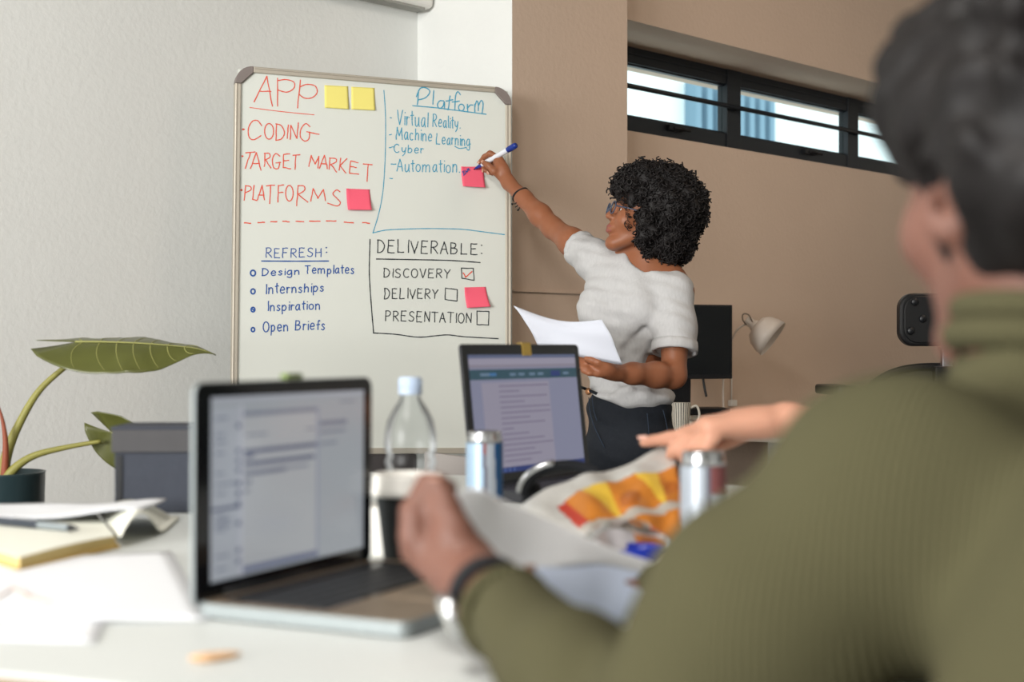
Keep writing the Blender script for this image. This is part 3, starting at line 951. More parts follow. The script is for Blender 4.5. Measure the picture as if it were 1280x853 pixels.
nail(nm, hp(604.2, 203.2, -.006), P(604,203,1)-P(610.5,207,1), (-.1,-1,.2), .0078)
nail(nm, hp(604.8, 213, .026), P(604.8,213,1)-P(604.5,207,1), (-1,-.5,0), .0068)
nail(nm, hp(610.5, 215.5, .022), P(610.5,215.5,1)-P(608,211,1), (-.8,-.7,0), .0066)
split_build(nm, 25, 'fingernail', mat('fingernail', (196, 146, 122), .3), woman)
eyes(HW, woman, mat('brown_iris', (52, 30, 20), .15))

# eyebrows
eb = MB()
for s in (-1, 1):
    eb.grid(lambda u, v, s=s: HW(.0955 - .012*u*u - .004*u, (.014 + .034*u)*s, .014 + .007*math.sin(u*2.6) - .006*v*(1-.6*u) - .004*u*u), 10, 2)
split_build(eb, 33, 'eyebrow', mat('dark_brow', (34, 24, 20), .9), woman, solid=.003)
# glasses: two round rims, bridge, temples
gl = MB()
for s in (-1, 1):
    gl.tube([HW(.108 - .02*(.021*(1+math.cos(a))) - (.05*abs(.034+.021*math.cos(a)))**1, (.034 + .0225*math.cos(a))*s, -.010 + .0195*math.sin(a)) for a in [2*math.pi*i/28 for i in range(28)]], .0019, 6, closed=True)
    gl.tube([HW(.103, .056*s, -.006), HW(.06, .078*s, -.006), HW(.0, .083*s, -.008), HW(-.03, .080*s, -.020)], .0018, 6)
gl.tube(curve([HW(.1085, -.0115, -.006), HW(.111, 0, -.002), HW(.1085, .0115, -.006)], 8), .0017, 6)
gl.build('glasses', mat('blue_grey_acetate', (62, 76, 98), .3)); adopt(bpy.data.objects['glasses'], woman)
ln = MB()
for s in (-1, 1):
    ln.grid(lambda u, v, s=s: HW(.1065 - .05*abs(.034 + .021*u*math.cos(2*math.pi*v)), (.034 + .021*u*math.cos(2*math.pi*v))*s, -.010 + .018*u*math.sin(2*math.pi*v)), 2, 20)
split_build(ln, 63, 'lens', thin_glass('spectacle_lens', (244, 247, 250), .04), woman)

# hair: a dense dark afro with hundreds of small curls standing out of it
M['hair'] = mat('black_curly_hair', (20, 15, 15), .62, var=.35, vscale=60, spec=.45)
hb = Body(.006, .03)
YHR = 4.13
def hx(x, y, dy=0.0): return P(x, y, YHR + dy)
hb.ell(hx(829, 262), (.116, .125, .126), None, .03)
hb.ell(hx(800, 236, -.01), (.066, .10, .066), None, .03)
hb.ell(hx(788, 238, -.02), (.046, .085, .046), None, .02)
hb.ell(hx(852, 262), (.066, .105, .090), None, .02)
hb.ell(hx(826, 303, -.005), (.080, .095, .072), None, .03)
hb.ell(hx(808, 228, 0), (.06, .10, .046), None, .02)
hb.ell(hx(840, 305, 0), (.058, .08, .052), None, .02)
hb.ell(hx(806, 282, -.09), (.034, .03, .052), None, .02)
# face stays clear
hb.ell(HW(.098, 0, -.070), (.082, .16, .074), HW.ax(), .012, -1)
hb.ell(HW(.105, 0, -.02), (.052, .085, .040), HW.ax(), .012, -1)
hb.ell(P(782, 334, 4.05), (.046, .10, .050), None, .012, -1)
def hwarp(x, y, z): return .006*(np.sin(x*95+y*40)*np.sin(z*88+1.3) + np.sin(y*90+z*35)*np.sin(x*70+.7))
hmb, VH, QH = hb.mesh('hair', M['hair'], woman, warp=hwarp, smooth_it=1)
N = np.cross(VH[QH[:,1]] - VH[QH[:,0]], VH[QH[:,3]] - VH[QH[:,0]]); N /= np.linalg.norm(N, axis=1)[:, None] + 1e-12
CF = VH[QH].mean(1)
cen = CF.mean(0)
cur = MB()
camp = np.array([0, 0, CAMZ])
pick = RNG.permutation(len(CF))
q = HW.loc(CF)
cnt = 0
for i in pick:
    c, n = Vector(CF[i]), Vector(N[i])
    out = (c - Vector(cen)).normalized()
    if out.dot(n) < -.2: n = -n
    tocam = (Vector(camp) - c).normalized()
    if n.dot(tocam) < -.55: continue
    f, l, u = q[i]
    if f > .06 and u < .045: continue
    ax_ = (n*random.uniform(.2, 1) + Vector((random.gauss(0,.6), random.gauss(0,.6), random.gauss(0,.6)))).normalized()
    s1 = ax_.orthogonal().normalized(); s2 = ax_.cross(s1)
    R = random.uniform(.0045, .0105); Ln = random.uniform(.010, .030); tr = random.uniform(1.1, 2.0); ph = random.uniform(0, 6.28)
    pts = [c - n*.004 + ax_*(Ln*(t/13) - .2*Ln) + (s1*math.cos(ph + 6.283*tr*t/13) + s2*math.sin(ph + 6.283*tr*t/13))*R*(1-.25*t/13) for t in range(14)]
    cur.tube(pts, random.uniform(.0012, .0026), 4, caps=False)
    cnt += 1
    if cnt >= 2600: break
# loose curls on the forehead and temple
for c, n_ in ((HW(.094, .02, .038), 8), (HW(.080, .050, .016), 10), (HW(.088, .035, .030), 6), (HW(.058, .064, -.018), 7), (HW(.05, .068, -.045), 5)):
    for i in range(n_):
        b = Vector(c) + Vector((random.gauss(0,.006), random.gauss(0,.006), random.gauss(0,.008)))
        R = random.uniform(.004, .008); ph = random.uniform(0, 6)
        cur.tube([b + HW.u*(R*math.cos(ph+.55*t) - t*.0008) + HW.f*(R*math.sin(ph+.55*t)) + HW.l*.0006*t for t in range(15)], .0010, 4, caps=False)
co = cur.build('curls', M['hair']); adopt(co, woman)

# t-shirt
M['tee'] = mat('heather_grey_jersey', (188, 187, 187), .95, var=.10, vscale=160, bump=.15, bscale=180, stretch=(1, 1, .35))
T = Body(.0045, .03)
T.ell(P(788, 378, YW), (.150, .102, .155), TAX, .04)
for s in (-1, 1):
    T.ell(P(787, 388, YW) + FWD*.062 + RGT*.066*s, (.066, .060, .066), TAX, .04)
T.ell(P(783, 450, YW), (.130, .095, .13), TAX, .05)
T.ell(P(788, 497, YW-.005), (.134, .110, .046), TAX, .03)
T.cone(NB + Vector((0, .01, -.05)), RS + Vector((.01, -.01, -.005)), .066, .052, .04)
T.cone(NB + Vector((.0, .01, -.054)), LS + Vector((-.014, 0, .006)), .056, .048, .04)
rdir = (RE - RS).normalized(); ldir = (LE - LS).normalized()
lse = lerp(LS, LE, .70); rse = lerp(RS, RE, .34)
T.cone(RS, rse + rdir*.02, .053, .050, .03)
T.cone(RS + Vector((.03, 0, -.05)), rse + rdir*.0 + Vector((.01, -.01, -.02)), .05, .040, .03)
T.chain([LS + Vector((-.004, 0, .004)), lerp(LS, LE, .42), lse + ldir*.02], [.050, .057, .060], .03)
# folds pulled from the armpit, chest and waist
def fold(a, b, r, op=1, k=.016, dpt=0.0):
    T.cone(a, b, r, r*.5, k, op)
fy = YW - .102
for (x0, y0, x1, y1, r, op) in ((812, 400, 770, 436, .010, 1), (824, 415, 790, 462, .011, 1), (820, 440, 800, 480, .010, 1), 
                            (826, 425, 812, 476, .008, 1), (776, 440, 760, 470, .007, 1)):
    fold(P(x0, y0, fy + .0), P(x1, y1, fy + .004), r)
for (x0, y0, x1, y1, r) in ((806, 408, 772, 446, .006), (818, 430, 790, 474, .007), (826, 452, 806, 486, .006)):
    fold(P(x0, y0, fy - .012), P(x1, y1, fy - .008), r, -1, .018)
for (x0, y0, x1, y1, x2, y2, r) in ((834, 398, 806, 402, 780, 418, .007), (836, 410, 812, 420, 790, 440, .006), (738, 412, 748, 440, 750, 470, .006),
                            (838, 366, 828, 384, 824, 402, .006), (800, 470, 786, 488, 764, 496, .007), (828, 478, 806, 494, 782, 506, .007), (858, 392, 848, 404, 842, 422, .006)):
    a_, b_, c_ = P(x0, y0, fy + .01), P(x1, y1, fy - .004), P(x2, y2, fy + .004)
    T.chain([a_, b_, c_], [r*1.35, r*1.1, r*.4], .020)
# neck opening, sleeve ends, hem
nd = (HW(-.02, 0, -.06) - NB).normalized()
T.cone(NB + Vector((.008, .0, -.016)) + FWD*.010, NB + nd*.12 + FWD*.014 + Vector((.014, 0, 0)), .055, .070, .014, -1)
T.cut(lse, ldir, lse + ldir*.05, .105, .003)
T.cut(rse, rdir, rse + rdir*.06, .10, .003)
hem_n = Vector((-.40, 0, -1)).normalized()
T.plane(P(800, 517, YW), hem_n, .006)
ts, VT, QT = T.mesh('t_shirt', M['tee'], woman,
    warp=lambda x, y, z: .0024*np.sin(x*60+z*95)*np.sin(z*50-x*22+y*30) + .0010*np.sin(z*150+x*80+y*50))
# rolled cuff of the left sleeve, right sleeve seam, neck rib
def ring(c, d, r, tube, nm_, m, squash=1.0, n=36, parent=woman):
    d = Vector(d).normalized(); a = d.orthogonal().normalized(); b = d.cross(a)
    mb = MB(); mb.tube([c + a*r*math.cos(6.2832*i/n) + b*r*math.sin(6.2832*i/n)*squash for i in range(n)], tube, 8, closed=True)
    o = mb.build(nm_, m); adopt(o, parent); return o
cf = MB(); n = 36
def cuffband(c, d, r, w, t):
    d = Vector(d).normalized(); a = d.orthogonal().normalized(); b = d.cross(a)
    pr = [(r-t*2, -w), (r+t, -w), (r+t*1.6, -w*.4), (r+t*1.6, .3*w), (r+t*.6, w*.55), (r-t, w*.5), (r-t*2, 0)]
    vs = []
    for rr, h_ in pr:
        for i in range(n): vs.append(c + d*h_ + (a*math.cos(6.2832*i/n) + b*math.sin(6.2832*i/n))*(rr + .0012*math.sin(i*2.1)))
    fs = [(i*n+j, i*n+(j+1) % n, (i+1)*n+(j+1) % n, (i+1)*n+j) for i in range(len(pr)-1) for j in range(n)]
    cf.add(vs, fs, 0, True)
cuffband(lse - ldir*.004, ldir, .0615, .020, .003)
cuffband(rse - rdir*.006, rdir, .0505, .014, .002)
split_build(cf, 7*36, 'sleeve_cuff', M['tee'], woman)

# jeans with waistband, button and fly seam
M['denim'] = mat('dark_denim', (15, 21, 30), .85, var=.25, vscale=90, bump=.15, bscale=260)
J = Body(.006, .03)
J.ell(P(786, 512, YW), (.132, .094, .08), TAX, .03)
J.ell(P(786, 560, YW), (.140, .102, .105), TAX, .04)
for s in (-1, 1): J.ell(P(786, 562, YW) - FWD*.045 + RGT*.062*s, (.075, .065, .085), TAX, .03)
for hp_, dx in ((HIPR, -.02), (HIPL, .03)):
    knee = Vector((hp_.x + dx*.5, hp_.y - .02, .47)); ank = Vector((hp_.x + dx, hp_.y + .03, .10))
    J.chain([hp_ + Vector((0, 0, -.02)), knee, ank], [.080, .056, .042], .03)
J.plane(P(787, 480, YW), UP, .004)
J.cone(P(752, 548, YW-.13), P(764, 600, YW-.10), .006, .008, .012, -1)
J.mesh('jeans', M['denim'], woman, warp=lambda x, y, z: .0016*np.sin(z*120 + x*60)*np.sin(x*40 + y*30))
def on_hip(x, y, lift=.0):      # front of the jeans along a sight line
    c = P(788, 540, YW); r = .118
    d = (P(x, y, 1) - Vector((0,0,CAMZ))).normalized(); o = Vector((0,0,CAMZ))
    best = P(x, y, YW - .10)
    A = [RGT, FWD]; rr = (.148 + lift, .106 + lift)
    oo = [(o - c).dot(A[i])/rr[i] for i in (0,1)]; dd = [d.dot(A[i])/rr[i] for i in (0,1)]
    a_, b_, c_ = dd[0]**2+dd[1]**2, 2*(oo[0]*dd[0]+oo[1]*dd[1]), oo[0]**2+oo[1]**2-1
    D = b_*b_ - 4*a_*c_
    return o + d*((-b_ - math.sqrt(D))/(2*a_)) if D > 0 else best
bt = MB(); bc = on_hip(735.5, 489.5, .004)
bt.lathe([(0,-.003),(.0095,-.003),(.0105,0),(.0095,.003),(.006,.0045),(0,.005)], 20,
         M=Matrix.Translation(bc) @ FWD.to_track_quat('Z','Y').to_matrix().to_4x4())
adopt(bt.build('jeans_button', mat('copper_button', (168, 120, 84), .4, metal=.7)), woman)
sm = MB()
M['seam'] = mat('denim_seam', (40, 52, 68), .9)
for pts in ([(736,497),(737,512),(741,528),(748,545),(756,560)], [(809,517),(811,540),(812,570)], [(829,513),(833,530),(836,548)], [(740,494),(742,512),(746,526)]):
    sm.tube(curve([on_hip(x, y, .0035) for x, y in pts], 12), .0013, 5)
adopt(sm.build('stitching', M['seam']), woman)
wbnd = MB()
wbnd.tube(curve([on_hip(x, y, .003) for x, y in ((724, 483.5), (731, 486), (738, 489), (746, 492.5))], 12), .0045, 6)
adopt(wbnd.build('waistband', M['denim']), woman)
for hp_, dx in ((HIPR, -.02), (HIPL, .03)):
    ank = Vector((hp_.x + dx, hp_.y + .03, 0)); S_ = Body(.006, .02)
    S_.cone(ank + Vector((0, 0, .05)) - FWD*.03, ank + FWD*.14 + Vector((0, 0, .04)), .042, .036, .02); S_.cone(ank + Vector((0,0,.08)), ank + Vector((0,0,.12)), .045, .046, .02)
    S_.plane(Vector((0, 0, .001)), Vector((0, 0, -1)), .004)
    S_.mesh('shoe', mat('white_trainer', (222, 220, 214), .6), woman)
# black cord bracelet on the right wrist
bc = lerp(RE, RW, .72); bd = (RW - RE).normalized()
mb = MB()
a = bd.orthogonal().normalized(); b = bd.cross(a)
for j in (-1, 0, 1):
    mb.tube([bc + bd*(.003*j + .006*math.sin(t + j)) + (a*math.cos(t) + b*math.sin(t))*.0285 for t in [6.2832*i/30 for i in range(30)]], .0019, 6, closed=True)
kx = P(648, 254, 4.50)
for e in ((640, 255), (648, 263), (644, 259)):
    mb.tube(curve([P(652, 247, 4.47), lerp(P(652,247,4.47), P(e[0], e[1], 4.49), .6) + Vector((0,0,-.006)), P(e[0], e[1], 4.49)], 8), .0016, 6)
mb.tube([P(646.5,262.5,4.49), P(648.5,263,4.49)], .003, 6); mb.tube([P(639.5,254.5,4.49), P(641,256,4.49)], .003, 6)
mb.tube([P(660, 238, 4.50), P(663.5, 240.5, 4.50)], .0022, 6)
adopt(mb.build('cord_bracelet', M['soft_black']), woman)

# the marker in her hand
pen = empty('marker_pen', PEN_T, 0, 'blue and white marker pen held in raised hand against the whiteboard', 'marker pen')
pq = (PEN_E - PEN_T).to_track_quat('Z', 'Y')
pen.rotation_euler = pq.to_euler()
L = (PEN_E - PEN_T).length
M['pen_blue'] = mat('blue_plastic', (22, 52, 140), .35); M['pen_white'] = mat('white_pen_barrel', (222, 224, 230), .35)
MB().lathe([(0, 0), (.0018, .001), (.0024, .008), (.003, .010)], 14).build('nib', M['black'], pen)
MB().lathe([(.003, .009), (.0045, .016), (.0062, .030), (.0078, .033), (.0078, .040)], 24).build('pen_front', M['pen_blue'], pen)
MB().lathe([(.0084, .040), (.0086, .042), (.0086, L-.040), (.0080, L-.038)], 24).build('barrel', M['pen_white'], pen)
cp = MB(); cp.lathe([(.0080, L-.039), (.0093, L-.038), (.0093, L-.006), (.0086, L-.002), (.0070, L), (0, L)], 24)
for i in range(10):
    t = 6.2832*i/10; cp.tube([(.0092*math.cos(t), .0092*math.sin(t), L-.030), (.0092*math.cos(t), .0092*math.sin(t), L-.008)], .0009, 4)
cp.build('cap', M['pen_blue'], pen)
pr = MB()
for i in range(13):
    z = .055 + i*.0042
    pr.grid(lambda u, v, z=z, i=i: Vector((.00875*math.cos(-2.2+u*1.0*(.5+.5*((i*7) % 5)/4)), .00875*math.sin(-2.2+u*1.0*(.5+.5*((i*7) % 5)/4)), z + v*.0016)), 4, 1)
pr.build('barrel_print', mat('grey_print', (120, 124, 136), .5), pen)

# papers in her left hand
pw = empty('paper_sheets', P(745, 430, 3.81), 0, 'white printed sheets held at the waist by the person at the whiteboard', 'papers')
M['paper_cool'] = mat('white_copy_paper', (208, 211, 222), .8, var=.02, vscale=8)
def sheet(off, nm_):
    tl, tr, br, bl_ = P(642, 382, 3.90), P(752, 400, 3.78), P(777.5, 455, 3.78), P(674, 433, 3.86)
    m_ = Vector((.1, -.9, .45)).normalized()
    def fn(u, v):
        p = lerp(lerp(tl, tr, u), lerp(bl_, br, u), v)
        p = p + m_*(-.018*math.sin(math.pi*u)*(1-v*.5) + .012*math.sin(math.pi*v) + .003*math.sin(7*u+4*v) + .002*math.sin(11*v-3*u))
        p.z -= .010*math.sin(math.pi*u)*(1-v)
        return p + m_*off
    mb = MB().grid(fn, 24, 16)
    o = local(pw, mb).build(nm_, M['paper_cool'], pw, solid=.0004)
    return o
sheet(0, 'sheet'); sheet(-.0025, 'sheet'); sheet(-.005, 'sheet')

# ------------------------------------------------------------------ the white table
TZ = .845
E1 = Vector((.36, .933, 0)).normalized(); E2 = Vector((.933, -.36, 0)).normalized()
TC = Vector((-1.01, 1.351, 0))
trz = math.atan2(E2.y, E2.x)
TL_, TW_ = 1.72, 1.49
table = empty('table', TC, trz, 'big white table with a wooden edge carrying the laptops and papers', 'table')
M['table'] = mat('white_laminate', (218, 222, 220), .42, var=.015, vscale=6, spec=.4)
M['ply'] = mat('plywood_edge', (150, 122, 86), .6, var=.15, vscale=20, stretch=(1, 1, 14))
MB().rbox(0, TW_, 0, TL_, TZ-.004, TZ, .03).build('table_top', M['table'], table)
MB().rbox(.002, TW_-.002, .002, TL_-.002, TZ-.034, TZ-.004, .03).build('wood_edge', M['ply'], table)
for x in (.10, TW_-.10):
    for y in (.10, TL_-.10):
        MB().rbox(x-.03, x+.03, y-.03, y+.03, 0, TZ-.034, .008).build('leg', M['white_plastic'], table)
for y in (.10, TL_-.10): MB().box(.13, TW_-.13, y-.015, y+.015, TZ-.10, TZ-.034).build('apron', M['white_plastic'], table)

# ------------------------------------------------------------------ laptops
M['silver'] = mat('silver_aluminium', (140, 147, 148), .5, metal=.5)
M['bezel'] = mat('black_glass_bezel', (14, 15, 20), .10, spec=.6)
M['key'] = mat('black_keycap', (20, 21, 24), .5)
M['deck'] = mat('warm_silver_deck', (140, 122, 102), .42, metal=.6)
def laptop(name, loc, yaw, w, d, l, tilt, base_m, lid_m, deck_m, thick, label, screen_fn, r=.012, logo=False):
    o = empty(name, loc, yaw, label, 'laptop')
    MB().rbox(0, w, -d, 0, .001, thick, r).build('base', base_m, o, bevel=.002)
    MB().rbox(.003, w-.003, -d+.003, -.004, thick-.0005, thick+.0004, r).build('deck', deck_m, o)
    kb = MB(); rows = 6
    for j in range(rows):
        y1 = -.020 - j*.0185; n = 14 if j else 13
        kw = (w*.86)/n
        for i in range(n):
            if j == 5 and 4 <= i <= 8:
                if i == 4: kb.box(w*.07 + 4*kw + .001, w*.07 + 9*kw - .001, y1-.0165, y1, thick, thick+.0016)
                continue
            kb.box(w*.07 + i*kw + .001, w*.07 + (i+1)*kw - .001, y1-.0165 if j else y1-.010, y1, thick, thick+.0016)
    wl_ = MB().rbox(w*.06, w*.94, -.134, -.016, thick, thick+.0008, .004)
    kp = wl_.build('keyboard', M['bezel'], o)
    kb.build('keys', M['key'], kp, bevel=.0004)
    MB().rbox(w*.34, w*.66, -d+.012, -.145, thick, thick+.0008, .004).build('trackpad', deck_m, o)
    MB().lathe([(.0055, -w*.36), (.0055, w*.36)], 14, M=Matrix.Translation((w/2, .001, thick)) @ Matrix.Rotation(math.pi/2, 4, 'Y')).build('hinge', M['black'], o)
    lid = MB().rbox(0, w, 0, .0050, 0, l, r, axis='y').build('lid', lid_m, o, bevel=.0015)
    lid.location = (0, .001, thick*.6); lid.rotation_euler = (-tilt, 0, 0)
    bz = MB().rbox(.0008, w-.0008, -.0012, 0, .002, l-.0010, r, axis='y').build('bezel', M['bezel'], lid)
    screen_fn(lid, w, l)
    return o, lid

def ui(lid, rects, w, l, x0, x1, z0, z1):
    """rects: (u0,v0,u1,v1,material) on the screen, v from the top; one mesh"""
    ms, mb = [], MB()
    for i, (u0, v0, u1, v1, m) in enumerate(rects):
        if m not in ms: ms.append(m)
        y = -.0016 - .00004*i
        X0, X1, Z0, Z1 = lerp(x0,x1,u0), lerp(x0,x1,u1), lerp(z1,z0,v1), lerp(z1,z0,v0)
        mb.add([(X0,y,Z0),(X1,y,Z0),(X1,y,Z1),(X0,y,Z1)], [(0,1,2,3)], ms.index(m))
    return mb.build('screen', ms, lid)

E_ = {}
def em(name, rgb, s=1.0):
    if name not in E_: E_[name] = emitter('screen_' + name, rgb, s*.80)
    return E_[name]

def screen_mac(lid, w, l):
    bg, side, doc = em('grey', (146, 151, 156)), em('pale', (152, 157, 164)), em('page', (157, 160, 163))
    txt, dk, bar = em('text', (88, 94, 114)), em('dark', (62, 70, 96)), em('bar', (110, 116, 130))
    R = [(0,0,1,1,bg), (0,0,1,.028,em('menu',(152,156,164))), (0,.06,.165,1,side), (.165,.05,.185,1,em('rail',(164,167,176))),
         (.185,.09,.665,.985,doc), (.185,.09,.665,.115,bar), (.655,.09,.67,.985,em('edge',(128,134,150))), (.185,.95,.665,.985,em('dock',(100,106,128)))]
    for (u0, v, u1, hgt, m) in ((.19,.30,.655,.026,txt),(.19,.37,.64,.026,txt),(.19,.425,.45,.022,txt),(.45,.425,.60,.014,bar),(.19,.475,.235,.018,txt),(.19,.525,.22,.015,txt),
                           (.20,.215,.33,.012,bar),(.58,.21,.64,.010,bar),(.19,.33,.25,.020,txt),
                           (.675,.175,.87,.03,bar),(.675,.235,.86,.016,bar),(.675,.305,.80,.014,bar),(.82,.06,.93,.010,bar)):
        R.append((u0, v, u1, v+hgt, m))
    for v in (.15,.29,.345,.395,.47,.525,.58,.69,.84,.90): R.append((.142, v, .166, v+.026, dk if v in (.47,.525,.58,.69) else txt))
    R.append((0,.60,.165,.618,dk))
    for v, u in ((.11,.07),(.20,.05),(.24,.06),(.30,.05),(.41,.05),(.47,.12),(.52,.06),(.64,.06),(.66,.09),(.68,.08),(.70,.09),(.72,.06),(.86,.08),(.93,.06)):
        R.append((.02, v, .02+u, v+.012, bar))
    ui(lid, R, w, l, w*.072, w*.940, l*.098, l*.932)
lap, lid = laptop('laptop', (-.299, 1.34, TZ), 1.114, .314, .232, .213, -.005, M['silver'], M['silver'], M['deck'], .015,
             'open silver laptop at the front of the table, next to the coffee cup', screen_mac)
def screen_win(lid, w, l):
    bg = em('lav', (122, 124, 146)); pg = em('lavpage', (138, 134, 150)); gr = em('green', (42, 72, 84)); tx = em('rose', (112, 104, 126)); nv = em('navy', (34, 50, 104))
    R = [(0,0,1,1,bg), (0,0,1,.03,em('slate',(84,92,120))), (0,.03,1,.085,em('tabs',(142,138,154))), (0,.085,1,.11,em('lines',(128,122,136))),
         (0,.125,1,.21,gr), (.09,.155,.17,.18,em('tag',(96,118,140))), (.17,.155,.23,.18,em('tagblue',(58,104,150))), (.74,.145,.83,.195,nv)]
    for u in (.35,.43,.53,.61,.86): R.append((u,.16,u+.055,.182,em('tag',(96,118,140))))
    R += [(.09,.235,.71,.955,pg), (0,.955,1,1,nv)]
    for i, u in enumerate((.70,.42,.68,.46,.70,.70,.50,.64,.34,.48,.62,.70,.52,.58,.48)):
        R.append((.24, .262+i*.0455, u, .274+i*.0455, tx))
    for i in range(8): R.append((.02+i*.04, .965, .04+i*.04, .99, em('icons',(70,90,140))))
    ui(lid, R, w, l, w*.045, w*.955, l*.105, l*.925)
M['dark_shell'] = mat('charcoal_laptop_shell', (26, 27, 32), .45)
lap2, lid2 = laptop('laptop', (-.064, 2.38, TZ), .969, .375, .258, .251, .11, M['dark_shell'], M['dark_shell'], M['dark_shell'], .020,
             'open black laptop further back on the table showing a text page', screen_win, r=.008)
def tab_on(lid, w, l, x, m, label, dz=.0):
    mb = MB()
    mb.box(x-.014, x+.014, -.0028, -.0018, l-.021, l+.002)
    mb.box(x-.014, x+.014, -.0028, .0085, l+.0016, l+.0026)
    o = mb.build('tape_tab', m); bpy.context.view_layer.update()
    o.matrix_world = lid.matrix_world.copy()
    o.location = lid.matrix_world.translation; o.rotation_euler = lid.matrix_world.to_euler()
    return tag(o, label, 'tape')
tab_on(lid2, .375, .251, .196, mat('mustard_tape', (196, 164, 84), .8), 'yellow paper tab taped over the webcam of the black laptop')
gt = MB().rbox(.150, .178, .0, .009, .2135, .219, .003, axis='y').build('green_tab', mat('green_tape', (112, 132, 62), .8))
bpy.context.view_layer.update()
gt.location = lid.matrix_world.translation; gt.rotation_euler = lid.matrix_world.to_euler()
tag(gt, 'small green tab stuck on the top edge of the silver laptop', 'tape')

# ------------------------------------------------------------------ cup, bottle, cans, wrappers
def at_table(px, py):           # the table point seen at a pixel
    y = F*(CAMZ - TZ)/(py - HOR)
    return Vector(((px-640)*y/F, y, TZ))
c = at_table(511, 707)
cup = empty('coffee_cup', c, 0, 'black takeaway coffee cup with white lid in front of the water bottle', 'cup')
MB().lathe([(0, .001), (.027, .001), (.0285, .0), (.039, .088), (.0405, .091), (.0385, .092), (.028, .006), (0, .006)], 48).build('cup_body', mat('matt_black_paper', (28, 32, 34), .8), cup)
MB().lathe([(.0435, .083), (.0450, .084), (.0452, .090), (.0436, .093), (.0425, .104), (.0405, .108), (.0385, .1075), (.0370, .103), (0, .102)], 48).build('lid', M['white_plastic'], cup)
M['pet'] = thin_glass('clear_plastic', (248, 250, 251), .24, .28)
bpos = Vector(((513-640)*1.86/F, 1.86, TZ))
bot = empty('water_bottle', bpos, 0, 'clear plastic water bottle with pale blue cap behind the coffee cup', 'bottle')
prof = [(.0, .004), (.022, .002), (.031, .006), (.0335, .014)]
for i in range(6):
    z = .022 + i*.017
    prof += [(.0335, z), (.0312, z+.006), (.0312, z+.009), (.0335, z+.014)]
prof += [(.0340, .128), (.0335, .142), (.030, .160), (.022, .176), (.0145, .186), (.0130, .191), (.0130, .200)]
MB().lathe(prof, 48, closed=True).build('bottle_body', M['pet'], bot)
MB().lathe([(0, .006), (.030, .008), (.0305, .020), (.0305, .050), (0, .0505)], 40).build('water', thin_glass('water', (240, 246, 247), .06), bot)
cp = MB().lathe([(.0128, .194), (.0155, .194), (.0155, .198), (.0150, .199), (.0150, .214), (.0138, .2165), (0, .217)], 36)
for i in range(30):
    t = 6.2832*i/30; cp.tube([(.0151*math.cos(t), .0151*math.sin(t), .200), (.0151*math.cos(t), .0151*math.sin(t), .213)], .0005, 4)
cp.build('bottle_cap', mat('pale_blue_cap', (176, 192, 214), .4), bot)

def can(px, y, rz, label, scheme, hgt=.134):
    o = empty('drink_can', Vector(((px-640)*y/F, y, TZ)), rz, label, 'can', 'slim drink cans')
    n = 48
    prof = [(0, .006), (.018, .004), (.0225, .0), (.0245, .003), (.0266, .012), (.0266, hgt-.016), (.0258, hgt-.011), (.0240, hgt-.004), (.0245, hgt-.002), (.0245, hgt), (.0232, hgt), (.0228, hgt-.004), (0, hgt-.004)]
    MB().lathe(prof[:6], n).build('can_body', M['steel'], o)
    MB().lathe(prof[5:], n).build('can_top', M['chrome'], o)
    ws = MB()
    ws.grid(lambda u, v: Vector((.0268*math.cos(6.2832*u), .0268*math.sin(6.2832*u), .012 + (hgt-.028)*v)), 96, 48, scheme)
    ws.build('can_print', [M['can_pale'], M['can_silver'], M['can_red'], M['can_yellow'], M['can_blue'], M['can_grey']], o)
    MB().rbox(-.006, .012, -.008, .008, hgt-.004, hgt-.003, .006).build('pull_tab', M['chrome'], o)
    return o
M['can_blue'] = mat('can_blue', (24, 84, 136), .35, metal=.2); M['can_silver'] = mat('can_silver', (176, 184, 194), .36, metal=.35)
M['can_pale'] = mat('can_pale_blue', (160, 184, 206), .35, metal=.3); M['can_grey'] = mat('can_grey', (112, 112, 124), .4, metal=.3)
M['can_red'] = mat('can_red', (128, 74, 74), .4); M['can_yellow'] = mat('can_yellow', (216, 168, 84), .4)
def scheme_a(u, v):             # quarters of pale blue and silver, a slanted silver field, deep blue and a yellow disc
    u = u if u >= .5 else u + .5
    s_ = (1 + math.cos(6.2832*u))/2 + (v-.5)*.10
    if s_ < .50: return 0 if v > .42 else 1
    if s_ < .60: return 2 if v > .86 else 5
    if s_ < .82: return 3 if (v < .24 and s_ > .68) else 1
    return 4 if v > .26 else 5
def scheme_b(u, v):
    u = u if u >= .5 else u + .5
    s_ = (1 + math.cos(6.2832*u))/2 + (v-.5)*.06
    if s_ < .34: return 1
    if s_ < .52: return 0 if v < .5 else 1
    if s_ < .62: return 5
    return 2 if v > .70 else 1
can(605.5, 2.06, 0, 'slim blue and silver drink can between the bottle and the black laptop', scheme_a)
can(879, 1.66, 0, 'slim silver drink can standing beside the crisp bag, below the pointing hand', scheme_b)

